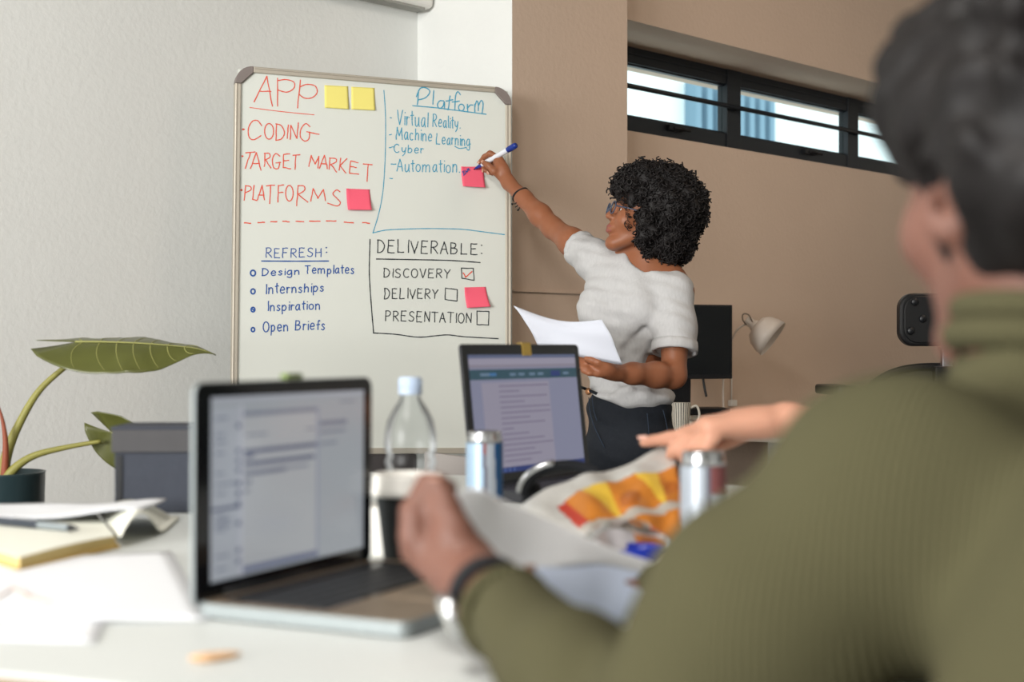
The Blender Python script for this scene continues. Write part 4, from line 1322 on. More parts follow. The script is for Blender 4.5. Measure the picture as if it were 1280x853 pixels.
# crisp bag: a puffy foil bag, printed orange and yellow with a red end
bag = empty('crisp_bag', at_table(760, 690), 0, 'open foil crisp bag with orange and yellow print lying on the table', 'snack bag')
M['foil'] = mat('silver_foil', (206, 204, 200), .38, metal=.35, bump=.5, bscale=30)
M['orange'] = mat('orange_print', (192, 118, 42), .4, var=.28, vscale=18); M['yell'] = mat('yellow_print', (216, 178, 62), .4, var=.12, vscale=14)
M['amber'] = mat('amber_print', (164, 92, 32), .4, var=.2, vscale=25)
M['red_p'] = mat('red_print', (176, 52, 34), .4); M['greyband'] = mat('grey_band', (176, 168, 158), .4)
tl, tr, br, bl_ = P(650, 634, 1.90), P(840, 556, 1.98), P(866, 692, 1.77), P(722, 720, 1.68)
bn = (tr - tl).cross(bl_ - tl).normalized()
if bn.y > 0: bn = -bn
def bag_pt(u, v, s):
    p = lerp(lerp(tl, tr, u), lerp(bl_, br, u), v)
    e = max(0, math.sin(math.pi*u))**.45 * max(0, math.sin(math.pi*min(1, v*.98+.01)))**.45
    cr = .0030*math.sin(17*u + 5*v) + .0015*math.sin(11*v - 27*u) + .0015*math.sin(31*u*v + 5*u)
    return p + bn*(s*(.022*e) + cr*min(1, e*2)) + Vector((0, 0, .006*math.sin(7*u) * (1-v)))
def bag_mi(u, v):
    top = .27 + .03*math.sin(9*u) - .03*u
    if u < .15 + .12*max(0, v-.3): return 0
    if v < top or v > .96: return 0
    if abs(v - (.70 - .07*u)) < .035: return 4
    if v > .70 - .07*u: return 1 if u > .55 else 0
    if u < .205 + .16*(v-.2): return 3
    for c, w_ in ((.44, .10), (.80, .075)):          # yellow wedges, wide at the top
        if abs(u - c - .22*(v-.30)) < w_*max(0, 1 - (v-.24)/.46): return 2
    if (u-.63)**2 + ((v-.50)*.8)**2 < .0062 or (u-.93)**2 + ((v-.45)*.8)**2 < .003: return 5
    return 1
bm = MB().grid(lambda u, v: bag_pt(u, v, 1), 90, 60, bag_mi)
bm.grid(lambda u, v: bag_pt(1-u, v, -.5), 90, 60, 0)
zmin = min(v[2] for v in bm.v)
if zmin < TZ + .001: bm.v = [(v[0], v[1], max(v[2], TZ + .0015 + .0004*math.sin(v[0]*200))) for v in bm.v]
local(bag, bm).build('bag', [M['foil'], M['orange'], M['yell'], M['red_p'], M['greyband'], M['amber']], bag)

# clear crumpled wrapper with a blue base
wr_c = at_table(778, 710)
wrap = empty('plastic_wrapper', wr_c, .3, 'crumpled clear plastic wrapper with a blue end in front of the crisp bag', 'wrapper')
def wrap_fn(u, v):
    a, b = 6.2832*u, math.pi*v
    r = 1 + .08*math.sin(3*a + 2*b) + .06*math.sin(5*b - 2*a)
    return Vector((.052*r*math.sin(b)*math.cos(a), .032*r*math.sin(b)*math.sin(a), .027 + .026*r*math.cos(b)))
M['clear_wrap'] = thin_glass('clear_wrap', (236, 234, 238), .22, .12)
def wrap_mi(u, v):
    if v > .54 and (u < .20 or u > .66): return 1
    if .24 < v < .42 and (u > .93 or u < .05): return 2
    return 0
wm = MB().grid(wrap_fn, 56, 30, wrap_mi)
wm.v = [(x, y, max(z, .0012)) for x, y, z in wm.v]
wm.build('wrapper', [M['clear_wrap'], mat('royal_blue_film', (18, 44, 150), .25), mat('red_film', (190, 66, 50), .3)], wrap)

# white mug behind the cup, headphones by the black laptop
mg = Vector(((488-640)*1.75/F, 1.75, TZ))
mug = empty('mug', mg, math.radians(190), 'plain white mug mostly hidden behind the black coffee cup', 'mug')
MB().lathe([(0, .003), (.026, .001), (.029, .004), (.031, .060), (.030, .062), (.028, .06), (.026, .008), (0, .008)], 40).build('mug_body', M['white_plastic'], mug)
MB().tube(curve([(.029, 0, .050), (.044, 0, .048), (.049, 0, .034), (.043, 0, .018), (.0285, 0, .018)], 16), .0045, 10).build('handle', M['white_plastic'], mug)
hpn = empty('headphones', P(708, 628, 2.16), math.radians(-12), 'black and silver headphones lying half hidden behind the crisp bag', 'headphones')
hpn.location.z = TZ + .022
arc_ = [(.068*math.cos(t), .012*math.sin(t*2), .008 + .050*math.sin(t)) for t in [math.pi*(.02 + .96*i/26) for i in range(27)]]
hb_ = MB()
for i in range(26):
    pass
hb_.tube(arc_, .0050, 10); hb_.build('headband', M['soft_black'], hpn)
MB().tube([(x*1.05, y-.006, z+.002) for x, y, z in arc_[-12:]], .0050, 10).build('slider', M['chrome'], hpn)
MB().tube([(x*.93, y, .012 + (z-.012)*.92) for x, y, z in arc_], .0075, 10).build('head_cushion', M['soft_black'], hpn)
for s in (-1, 1):
    MB().lathe([(0, -.018), (.020, -.014), (.024, -.008), (.024, .006), (.018, .010), (0, .010)], 28, M=Matrix.Translation((.060*s, .02, .004)) @ Matrix.Rotation(math.pi/2*s, 4, 'Y')).build('ear_cup', M['soft_black'], hpn)

# storage box, notebook, pen, loose sheets on the left
bxp = at_table(139, 643)
box = empty('storage_box', bxp, math.radians(3), 'dark grey lidded box at the left rear of the table, beside the plant', 'box')
M['boxc'] = mat('charcoal_box_board', (52, 56, 66), .8, var=.10, vscale=40, bump=.15, bscale=90)
M['boxband'] = mat('grey_lid_board', (70, 69, 71), .8, var=.10, vscale=40)
MB().box(.004, .226, .004, .126, 0, .095).build('box_body', M['boxc'], box, bevel=.002)
MB().box(0, .230, 0, .130, .094, .131).build('box_lid', M['boxband'], box, bevel=.002)
MB().box(-.001, .231, -.001, .131, .129, .134).build('lid_rim', M['boxc'], box, bevel=.0015)
MB().box(.007, .016, .0015, .0045, .004, .090).build('corner_tape', M['black'], box)

nb = empty('notebook', at_table(70, 690), 0, 'open notebook with cream pages and kraft edge at the left of the table', 'notebook')
M['kraft'] = mat('kraft_cover', (190, 160, 96), .8, var=.08, vscale=20); M['cream'] = mat('cream_page', (236, 236, 224), .8)
q0, q1, q2, q3 = at_table(25, 714), at_table(146, 684), at_table(205, 663), at_table(-120, 655)
q0b = at_table(-170, 700)
def nb_pt(u, v):
    return lerp(lerp(q0b, at_table(148, 686), u) if False else lerp(q0b, q1, u), lerp(q3, q2, u), v)
nbm = MB()
def left_page(u, v):
    a = lerp(at_table(-190, 712), q0, 1); 
    p = lerp(lerp(at_table(-160, 735), q0, u), lerp(q3, q1 + (q2-q1)*.3, u), v)
    return p + Vector((0, 0, .013 + .004*math.sin(math.pi*u)))
# block of pages as a solid wedge
def slab(c0, c1, c2, c3, z0, z1, nx=12, arch=0.0):
    mb = MB()
    def f(z):
        return lambda u, v: lerp(lerp(c0, c1, u), lerp(c3, c2, u), v) + Vector((0, 0, z + arch*math.sin(math.pi*u)*(1 if z == z1 else .0)))
    mb.grid(f(z1), nx, 6); mb.grid(lambda u, v: f(z0)(1-u, v), nx, 6)
    for e in range(4):
        def g(u, v, e=e):
            if e == 0: a, b = (u, 0), z0
            if e == 0: uu, vv = u, 0
            elif e == 1: uu, vv = 1, u
            elif e == 2: uu, vv = 1-u, 1
            else: uu, vv = 0, 1-u
            lo_, hi_ = f(z0)(uu, vv), f(z1)(uu, vv)
            return lerp(lo_, hi_, v)
        mb.grid(g, nx, 1)
    return mb
n0, n1, n2, n3 = at_table(22, 716), at_table(150, 686), at_table(120, 652), at_table(-130, 664)
local(nb, slab(n0, n1, n2, n3, .0008, .0035)).build('cover', M['kraft'], nb)
local(nb, slab(lerp(n0, n2, .02), lerp(n1, n3, .02), lerp(n2, n0, .02), lerp(n3, n1, .02), .0035, .015, arch=.002)).build('page_block', mat('page_edges', (206, 184, 124), .8), nb)
local(nb, slab(lerp(n0, n2, .022), lerp(n1, n3, .022), lerp(n2, n0, .022), lerp(n3, n1, .022), .015, .0158, arch=.002)).build('top_page', M['cream'], nb)
# right leaf bends up off the table and over
def leaf(u, v):
    a = lerp(n1, n2, v); b = lerp(at_table(205, 668), at_table(225, 650), v)
    p = lerp(a, b, u); 
    return p + Vector((0, 0, .014 + .026*math.sin(math.pi*min(1, u*1.15))*(1-.3*v) - .010*u*u))
local(nb, MB().grid(leaf, 16, 8)).build('bent_leaf', M['cream'], nb, solid=.0012)
pp = empty('pen', at_table(40, 672) + Vector((0, 0, .0225)), 0, 'dark ballpoint pen lying across the open notebook', 'pen')
a_, b_ = P(-60, 664, 1.95), P(99, 676, 1.82)
a_.z = b_.z = TZ + .0235
q_ = (a_ - b_).to_track_quat('Z', 'Y')
pp.location = b_; pp.rotation_euler = q_.to_euler()
Lp = (a_ - b_).length
MB().lathe([(0, 0), (.0012, .001), (.003, .010), (.0045, .018)], 16).build('pen_tip', M['black'], pp)
MB().lathe([(.0045, .018), (.0048, .02), (.0048, .075), (.0045, .076)], 16).build('grip', mat('grey_pen_body', (128, 136, 140), .35), pp)
MB().lathe([(.0046, .076), (.0052, .078), (.0052, Lp-.004), (0, Lp)], 16).build('pen_cap', mat('dark_pen_cap', (48, 54, 64), .35), pp)
MB().box(-.0012, .0012, .0052, .0072, .082, .125).build('clip', M['steel'], pp)

def flat_paper(name, corners, label, z, wav=.002, m=None):
    c4 = [at_table(*q) for q in corners]
    o = empty(name, lerp(lerp(c4[0], c4[1], .5), lerp(c4[2], c4[3], .5), .5), 0, label, 'paper', 'loose sheets on the table')
    def fn(u, v):
        p = lerp(lerp(c4[0], c4[1], u), lerp(c4[3], c4[2], u), v)
        return p + Vector((0, 0, z + wav*(1 + math.sin(6*u + 3*v + len(label)))*.5))
    local(o, MB().grid(fn, 20, 14)).build('sheet', M['paper'] if m is None else m, o, solid=.0002)
    return o, fn
s1, f1 = flat_paper('paper_sheet', [(-190, 702), (214, 694), (262, 778), (-240, 786)], 'large white sheet lying flat in front of the open notebook', .0016, .003)
mb = MB(); 
for pts in ([(.50,.55),(.53,.66),(.545,.72)],[(.535,.64),(.56,.74),(.60,.80)],[(.46,.72),(.50,.58)]):
    q = curve([f1(u, v) + Vector((0,0,.0009)) for u, v in pts], 8)
    mb.tube(q, .0009, 5)
local(s1, mb).build('pencil_marks', mat('faint_pencil', (214, 186, 170), .8), s1)
flat_paper('paper_sheet', [(-160, 722), (150, 742), (120, 806), (-260, 795)], 'white sheet peeping out below the large flat sheet at far left', .0006, .0008)
cs = empty('paper_sheet', at_table(150, 660), 0, 'curled white sheets lying on the open notebook, left of the silver laptop', 'paper', 'loose sheets on the table')
g0, g1, g2, g3 = at_table(-120, 668), at_table(175, 672), at_table(208, 655), at_table(-60, 650)
def cfn(dz):
    def fn(u, v):
        p = lerp(lerp(g0, g1, u), lerp(g3, g2, u), v)
        return p + Vector((0, 0, .0245 + dz + .020*max(0, u-.6)**1.2*2.2*math.sin(math.pi*(u-.6)/.55) + .0015*math.sin(9*u+3*v)))
    return fn
for dz in (0, .0016): local(cs, MB().grid(cfn(dz), 30, 8)).build('sheet', M['paper'], cs, solid=.0003)
cr_ = at_table(266, 826)
crumb = empty('wafer_piece', cr_, .4, 'small broken piece of brown wafer on the bare table at the front edge', 'snack')
def wf_fn(u, v):
    a = 6.2832*u
    r = (1 + .22*math.sin(3*a+1) + .12*math.sin(7*a))
    b = math.pi*v
    return Vector((.019*r*math.cos(a)*math.sin(b), .009*r*math.sin(a)*math.sin(b), .0032 + .0030*math.cos(b)*(1+.2*math.sin(5*a))))
MB().grid(wf_fn, 24, 8).build('wafer', mat('brown_wafer', (214, 172, 128), .8, var=.2, vscale=120), crumb)

# ------------------------------------------------------------------ the man in the green jumper (near the camera, seen from behind)
SKM = skin_mat('dark_tan_skin', (116, 80, 68), .5)
man = empty('person', (.36, .62, 0), 0, 'person in olive green jumper with dark wavy hair, seen from behind at right', 'person')
MF = Vector((-.34, .93, -.06)).normalized()
HM = Head(P(1300, 212, .96), MF, Vector((-.02, .08, 1)), 1.0)
NBm = P(1326, 452, .93)
ML = Vector((-.91, -.40, 0)).normalized()
mSh = Vector((.208, .80, 1.012)); mEl = Vector((.082, .795, .868)); mWr = P(607, 742, 1.125)
mShR = NBm - ML*.20 + Vector((0, .02, -.10)); mElR = Vector((.30, 1.08, .90)); mWrR = Vector((.152, 1.375, .868))
B = Body(.0050, .02)
add_head(B, HM)
B.cone(HM(-.025, 0, -.06), NBm + Vector((0, 0, -.04)), .058, .064, .03)
TM = Vector((.40, .70, .72))
B.ell(TM + Vector((0, 0, .14)), (.17, .11, .18), (ML, MF, UP), .05)
B.ell(TM + Vector((0, 0, -.12)), (.16, .11, .16), (ML, MF, UP), .05)
B.cone(NBm + Vector((0,0,-.06)), mSh, .05, .045, .04); B.chain([mSh, mEl], [.040, .028], .03)
B.chain([mEl, lerp(mEl, mWr, .4), lerp(mEl, mWr, .85), mWr], [.026, .025, .023, .026], .02)
B.cone(NBm + Vector((0,0,-.06)), mShR, .05, .05, .04); B.chain([mShR, mElR], [.05, .04], .03); B.chain([mElR, mWrR], [.034, .016], .02)
# thighs, shins under the clothes
SEAT = Vector((.40, .66, .52))
for s in (-1, 1):
    h_ = SEAT + ML*.09*s; kn = h_ + MF*.40 + ML*.03*s; kn.z = .52; an = kn + MF*.02; an.z = .09
    B.chain([h_, kn, an], [.075, .052, .036], .03); B.cone(an, an + MF*.13 + Vector((0,0,-.05)), .032, .026, .02)
# left hand pinching the sheet: index and thumb meet at the top, the others fold into the palm
YM = 1.175
def mp(x, y, dy=0.0): return P(x, y, YM + dy)
B.cone(mWr, mp(578, 710, -.01), .026, .026, .02)
B.cone(mp(578, 710, -.012), mp(538, 692, .004), .025, .020, .015)
B.cone(mp(578, 706, .015), mp(546, 684, .036), .025, .022, .015)
finger(B, [mp(536, 690, .004), mp(519, 672, .0), mp(518, 640, .002), mp(534, 607, .010), mp(562, 611, .020)], .0150, .0090)
finger(B, [mp(584, 702, -.016), mp(568, 668, -.014), mp(556, 636, -.004), mp(549, 608, .006)], .0190, .0105)
finger(B, [mp(536, 676, .018), mp(518, 676, .022), mp(520, 642, .030), mp(536, 632, .036)], .0142, .0095)
finger(B, [mp(538, 684, .032), mp(517, 688, .038), mp(518, 655, .046), mp(534, 648, .048)], .0135, .0090)
finger(B, [mp(545, 692, .044), mp(526, 698, .050), mp(525, 670, .056), mp(540, 664, .056)], .0120, .0082)
# right hand lies behind the sheet, thumb tip over its edge
RHp = Vector((.085, 1.36, .860))
B.cone(mWrR, RHp, .016, .013, .01)
finger(B, [RHp, P(700, 748, 1.33), P(658, 740, 1.25), P(661, 714, 1.236)], .0120, .0068)
for i in range(4):
    o_ = Vector((.010*i - .01, .012 + .012*i, -.002))
    finger(B, [RHp + o_, RHp + o_ + Vector((-.035, .020, .002)), RHp + o_ + Vector((-.060, .030, -.002)), RHp + o_ + Vector((-.075, .034, -.006))], .0092, .0072)
B.mesh('body', [SKM, mat('lip_dark', (150, 88, 78), .45)], man, paint=paint_face(HM))
nm = MB(); nail(nm, mp(549, 609, .008), P(549,609,1)-P(553,634,1), (-.5,-.8,.1), .0095)
nail(nm, P(661, 714, 1.236), P(661,714,1)-P(658,738,1), (.2,-.9,.3), .0066)
split_build(nm, 25, 'fingernail', mat('fingernail_tan', (176, 132, 114), .35), man)
eyes(HM, man, mat('dark_iris', (40, 26, 20), .15))

M['hair_m'] = mat('dark_wavy_hair', (22, 19, 19), .55, var=.85, vscale=22, spec=.3)
hb = Body(.0060, .03)
hb.ell(HM(-.014, 0, .030), (.108, .094, .104), HM.ax(), .03)
hb.ell(HM(-.050, 0, -.010), (.070, .086, .090), HM.ax(), .03)
hb.ell(HM(.045, 0, .085), (.065, .075, .045), HM.ax(), .03)
hb.ell(HM(-.035, .052, .0), (.062, .040, .078), HM.ax(), .03); hb.ell(HM(-.035, -.052, .0), (.062, .040, .078), HM.ax(), .03)
hb.ell(HM(.015, .066, .045), (.055, .034, .050), HM.ax(), .02); hb.ell(HM(.03, -.066, .045), (.055, .026, .045), HM.ax(), .02)
for i in range(150):           # thick locks
    a = random.uniform(0, 6.283); e = random.uniform(-.25, 1.35)
    d = Vector((math.cos(a)*math.cos(e), math.sin(a)*math.cos(e), math.sin(e)))
    if d.x > .55 and d.z < .45: continue
    p0 = HM(-.014 + .104*d.x, .092*d.y, .030 + .101*d.z)
    t_ = (HM.f*random.gauss(0,.6) + HM.l*random.gauss(0,.6) - HM.u*.7).normalized()
    hb.chain([p0, p0 + t_*.025 + HM.u*.004, p0 + t_*.045], [.014, .011, .004], .006)
hb.ell(HM(.075, .0, -.06), (.075, .10, .085), HM.ax(), .012, -1)
for s in (-1, 1): hb.ell(HM(-.006, .094*s, -.022), (.022, .024, .032), HM.ax(), .010, -1)
hb.ell(HM(-.045, 0, -.112), (.08, .09, .034), HM.ax(), .012, -1)
hb.mesh('hair', M['hair_m'], man, warp=lambda x, y, z: .0065*np.sin(x*85+y*60+z*30+1)*np.sin(z*75+x*30) + .0025*np.sin(y*160+z*90), smooth_it=1)

# jumper
def knit(name, rgb):
    m = mat(name, rgb, .95, spec=.2)
    nt = m.node_tree; b = nt.nodes['Principled BSDF']
    tc = nt.nodes.new('ShaderNodeTexCoord')
    mp_ = nt.nodes.new('ShaderNodeMapping'); mp_.inputs['Rotation'].default_value = (0, 0, .6); nt.links.new(tc.outputs['Object'], mp_.inputs[0])
    wv = nt.nodes.new('ShaderNodeTexWave'); wv.inputs['Scale'].default_value = 75; wv.inputs['Distortion'].default_value = .8
    nt.links.new(mp_.outputs[0], wv.inputs['Vector'])
    bp = nt.nodes.new('ShaderNodeBump'); bp.inputs['Strength'].default_value = .5; bp.inputs['Distance'].default_value = .004
    nt.links.new(wv.outputs['Fac'], bp.inputs['Height']); nt.links.new(bp.outputs[0], b.inputs['Normal'])
    return m
M['olive'] = knit('olive_rib_knit', (80, 77, 55))
S = Body(.0065, .03)
S.cone(NBm + Vector((-.0, 0, -.01)), NBm + Vector((.03, -.02, -.10)), .070, .09, .04)
S.cone(NBm + Vector((0, -.01, -.096)), mSh + Vector((.012, 0, .000)), .070, .066, .04)
S.cone(NBm + Vector((0, -.01, -.085)), mShR, .075, .068, .05)
S.ell(TM + Vector((0, 0, .15)), (.205, .145, .22), (ML, MF, UP), .06)
S.ell(TM + Vector((0, 0, -.12)), (.195, .14, .20), (ML, MF, UP), .06)
S.ell(TM + Vector((.05, -.07, .16)), (.15, .10, .17), (ML, MF, UP), .06)
S.chain([mSh + Vector((.006, 0, -.006)), lerp(mSh, mEl, .5) + Vector((-.006, 0, .004)), mEl], [.074, .063, .050], .03)
mCu = lerp(mEl, mWr, .83)
S.chain([mEl, lerp(mEl, mWr, .4), mCu], [.048, .045, .033], .012)
S.chain([mShR, mElR], [.068, .052], .03); S.chain([mElR, lerp(mElR, mWrR, 1.0) + Vector((-.012, 0, 0))], [.045, .027], .02)
# creases at the elbow and under the arm
S.cone(P(700, 850, .83), P(725, 790, .86), .010, .004, .018, -1)
wd_ = (mWr - mEl).normalized()
S.cut(mCu, wd_, mCu + wd_*.05, .065, .003)
wr2 = (mWrR - mElR).normalized(); c2 = lerp(mElR, mWrR, 1.0); S.cut(c2 + wr2*.012, wr2, c2 + wr2*.06, .07, .003)
S.cone(NBm + Vector((0, 0, .02)), HM(-.025, 0, -.08), .062, .066, .008, -1)
S.plane(Vector((0, 0, .47)), Vector((0, 0, -1)), .01)
S.mesh('jumper', M['olive'], man, warp=lambda x, y, z: .0020*np.sin(x*45+z*38)*np.sin(y*40-z*25+1))
nd = (HM(-.025, 0, -.06) - NBm).normalized()
ring(NBm + nd*.012, nd, .066, .011, 'polo_collar', M['olive'], parent=man)
ring(NBm + nd*.030, nd, .064, .010, 'polo_collar', M['olive'], parent=man)
ring(mCu + wd_*.002, wd_, .032, .006, 'cuff', M['olive'], parent=man)
JM = Body(.008, .03)
JM.ell(SEAT + Vector((0, 0, .03)), (.19, .15, .11), (ML, MF, UP), .04)
for s in (-1, 1):
    h_ = SEAT + ML*.09*s; kn = h_ + MF*.40 + ML*.03*s; kn.z = .52; an = kn + MF*.02; an.z = .12
    JM.chain([h_, kn, an], [.092, .070, .052], .03)
JM.mesh('trousers', mat('dark_trousers', (40, 44, 54), .9), man)
for s in (-1, 1):
    h_ = SEAT + ML*.09*s; kn = h_ + MF*.40 + ML*.03*s; an = kn + MF*.02; an.z = 0
    S_ = Body(.007, .02); S_.cone(an + Vector((0,0,.05)) - MF*.04, an + MF*.16 + Vector((0,0,.042)), .044, .038, .02); S_.cone(an + Vector((0,0,.08)), an + Vector((0,0,.13)), .05, .052, .02)
    S_.plane(Vector((0,0,.001)), Vector((0,0,-1)), .004); S_.mesh('shoe', mat('brown_shoe', (70, 52, 40), .6), man)
# wrist watch
wc = lerp(mEl, mWr, .955); a = wd_.orthogonal().normalized(); b = wd_.cross(a)
mb = MB(); n = 36
pr = [(.030, -.010), (.0325, -.010), (.0325, .010), (.030, .010)]
vs = [wc + wd_*h_ + (a*math.cos(6.2832*i/n) + b*math.sin(6.2832*i/n))*r for r, h_ in pr for i in range(n)]
mb.add(vs, [(j*n+i, j*n+(i+1) % n, ((j+1) % 4)*n+(i+1) % n, ((j+1) % 4)*n+i) for j in range(4) for i in range(n)], 0, True)
adopt(mb.build('watch_strap', M['soft_black']), man)
wdir = Vector((-.80, -.35, -.35)); wdir = (wdir - wd_*wdir.dot(wd_)).normalized()
mb = MB(); mb.lathe([(0, -.004), (.0185, -.004), (.0195, -.002), (.0195, .004), (.0180, .006), (.0165, .0062), (0, .0062)], 36,
    M=Matrix.Translation(wc + wdir*.0335) @ wdir.to_track_quat('Z', 'Y').to_matrix().to_4x4())
adopt(mb.build('watch_case', M['chrome']), man)
mb = MB(); mb.lathe([(.0160, .0064), (0, .0066)], 36, M=Matrix.Translation(wc + wdir*.0335) @ wdir.to_track_quat('Z', 'Y').to_matrix().to_4x4())
adopt(mb.build('watch_face', mat('pale_watch_face', (206, 206, 200), .15)), man)
# stool under him
stl = empty('stool', (.40, .62, 0), 0, 'round black stool under the person in the olive jumper', 'stool')
MB().lathe([(0, .385), (.165, .385), (.17, .392), (.17, .412), (.16, .42), (0, .421)], 40).build('seat', M['soft_black'], stl)
for i in range(4):
    t = math.radians(45 + 90*i); MB().tube([(.12*math.cos(t), .12*math.sin(t), .385), (.17*math.cos(t), .17*math.sin(t), 0)], .012, 10).build('leg', M['steel'], stl)

# the sheets he is holding
hs = empty('paper_sheets', P(700, 690, 1.36), 0, 'curved white sheets held in the hand of the person in the olive jumper', 'papers')
topc = [P(*q) for q in ((568,614,1.215), (600,613,1.25), (628,626,1.30), (677,647,1.38), (724,669,1.45), (787,699,1.51), (840,715,1.55))]
botc = [P(*q) for q in ((585,712,1.200), (606,724,1.215), (634,728,1.23), (663,718,1.26), (724,707,1.335), (770,709,1.42), (815,724,1.49))]
def sh(u, v): return lerp(polyline(topc, u), polyline(botc, u), v) + Vector((0, 0, .010*math.sin(math.pi*v)))
local(hs, MB().grid(sh, 30, 14)).build('top_sheet', M['paper'], hs, solid=.0005)
t2 = [P(*q) for q in ((662,711,1.262), (724,707,1.34), (770,709,1.40), (836,725,1.40))]
b2 = [P(*q) for q in ((664,744,1.20), (722,772,1.24), (757,784,1.272), (797,768,1.33))]
M['blue_sheet'] = mat('blue_tinted_paper', (186, 198, 220), .8, var=.03, vscale=10)
def sh2(u, v): return lerp(polyline(t2, u), polyline(b2, u), v) + Vector((0, -.012, .004))*math.sin(math.pi*v)
local(hs, MB().grid(sh2, 24, 14)).build('tinted_sheet', M['blue_sheet'], hs, solid=.0005)

# ------------------------------------------------------------------ the pointing person beyond him (out of frame but for hand and forearm)
SKP = skin_mat('pale_skin', (198, 146, 122), .5)
p3 = empty('person', E1*2.05 + E2*.34, 0, 'person whose pale bare forearm points across the crisp bag', 'person')
PB = E1*2.05 + E2*.34
PF = (-E2).normalized(); PL = Vector((0,0,1)).cross(PF).normalized()
pSh = PB + PL*.19 + PF*.02 + Vector((0,0,1.10)); pShR = PB - PL*.19 + Vector((0,0,1.10))
Y3 = 1.93
p3W = P(985, 524, Y3); p3E = P(1215, 575, 1.90)
usedSh = pSh if (pSh - p3E).length < (pShR - p3E).length else pShR
othSh = pShR if usedSh is pSh else pSh
HP = Head(PB + Vector((0,0,1.36)) + PF*.03, PF, Vector((0,0,1)))
B = Body(.0050, .02)
add_head(B, HP)
B.cone(HP(-.02,0,-.06), PB + Vector((0,0,1.12)), .05, .056, .03)
B.ell(PB + Vector((0,0,.95)), (.15,.10,.19), (PL,PF,UP), .05); B.ell(PB + Vector((0,0,.68)), (.14,.10,.17), (PL,PF,UP), .05)
for s_, e_ in ((usedSh, p3E), (othSh, othSh + PF*.10 + Vector((0,0,-.26)))):
    B.cone(PB + Vector((0,0,1.10)), s_, .05, .045, .04); B.chain([s_, e_], [.045, .036], .03)
oE = othSh + PF*.10 + Vector((0,0,-.26)); oW = oE + PF*.16 + PL*(.08 if othSh is pShR else -.08) + Vector((0,0,.03))
B.chain([oE, oW], [.034, .023], .02); B.cone(oW, oW + PF*.08, .024, .020, .02)
for i in range(4): finger(B, [oW + PF*.08 + PL*(.018*(i-1.5)), oW + PF*.12 + PL*(.020*(i-1.5)) + Vector((0,0,-.004)), oW + PF*.15 + PL*(.020*(i-1.5)) + Vector((0,0,-.016))], .009, .007)
finger(B, [oW + PF*.03, oW + PF*.06 + PL*.04, oW + PF*.09 + PL*.045], .011, .008)
B.chain([p3E, lerp(p3E, p3W, .35), lerp(p3E, p3W, .75), p3W], [.036, .036, .028, .0205], .02)
def pp3(x, y, dy=0.0): return P(x, y, Y3 + dy)
B.cone(p3W, pp3(925, 533), .0205, .020, .02, flat=(.2, .3, .9), fac=.85)
B.cone(pp3(950, 529, -.01), pp3(888, 541, -.022), .021, .018, .02, flat=(.2, .2, .9), fac=.8)
B.cone(pp3(950, 529, .012), pp3(885, 536, .022), .021, .018, .02, flat=(.2, .2, .9), fac=.8)
finger(B, [pp3(888, 537, .024), pp3(862, 541, .026), pp3(832, 549.5, .026), pp3(805, 552.5, .024)], .0112, .0082)
finger(B, [pp3(884, 541, .006), pp3(858, 549, .004), pp3(844, 561, .006), pp3(838, 570, .012)], .0112, .0085)
finger(B, [pp3(888, 544, -.012), pp3(869, 555, -.014), pp3(860, 567, -.008), pp3(856, 578, -.002)], .0108, .0082)
finger(B, [pp3(894, 547, -.028), pp3(884, 558, -.030), pp3(879, 569, -.024), pp3(877, 579, -.018)], .0100, .0076)
finger(B, [pp3(935, 540, .03), pp3(912, 550, .042), pp3(893, 560, .044), pp3(880, 566, .040)], .0125, .0085)
for s in (-1, 1):
    h_ = PB + PL*.09*s + Vector((0,0,.52)); kn = h_ + PF*.38; an = kn.copy(); an.z = .09
    B.chain([h_, kn, an], [.07, .05, .034], .03)
B.mesh('body', [SKP, mat('lip_pale', (190, 110, 100), .45)], p3, paint=paint_face(HP))
eyes(HP, p3, mat('hazel_iris', (80, 60, 36), .15))
nm = MB(); nail(nm, pp3(805, 552.5, .024), P(805,552.5,1)-P(832,549.5,1), (0,-.3,.9), .0082)
split_build(nm, 25, 'fingernail', mat('fingernail_pale', (228, 180, 164), .35), p3)
M['navy_top'] = mat('dark_green_top', (44, 50, 46), .95)
S = Body(.007, .03)
S.ell(PB + Vector((0,0,.95)), (.18,.125,.21), (PL,PF,UP), .05); S.ell(PB + Vector((0,0,.68)), (.17,.125,.19), (PL,PF,UP), .05)
for s_ in (usedSh, othSh): S.cone(PB + Vector((0,0,1.09)), s_, .065, .062, .04)
S.chain([usedSh, p3E], [.06, .05], .03); S.chain([p3E, lerp(p3E, p3W, .12)], [.05, .048], .02)
S.chain([othSh, oE], [.06, .05], .03); S.chain([oE, lerp(oE, oW, .5)], [.05, .04], .02)
S.cone(PB + Vector((0,0,1.13)), HP(-.02,0,-.08), .06, .07, .01, -1)
S.mesh('top', M['navy_top'], p3)
hb = Body(.007, .03); hb.ell(HP(-.015,0,.03), (.108,.088,.098), HP.ax()); hb.ell(HP(-.05,0,-.03), (.07,.082,.10), HP.ax())
hb.ell(HP(.08,0,-.06), (.075,.11,.09), HP.ax(), .012, -1)
hb.mesh('hair', mat('brown_hair', (70, 50, 38), .6, var=.3, vscale=50), p3)
JM = Body(.008, .03); JM.ell(PB + Vector((0,0,.54)), (.18,.14,.11), (PL,PF,UP), .04)
for s in (-1, 1):
    h_ = PB + PL*.09*s + Vector((0,0,.52)); kn = h_ + PF*.38; an = kn.copy(); an.z = .03
    JM.chain([h_, kn, an], [.088, .066, .05], .03)
JM.mesh('trousers', mat('blue_jeans', (48, 62, 88), .9), p3)
st3 = empty('stool', PB - Vector((0, 0, 0)), 0, 'black stool under the person with the pointing hand', 'stool')
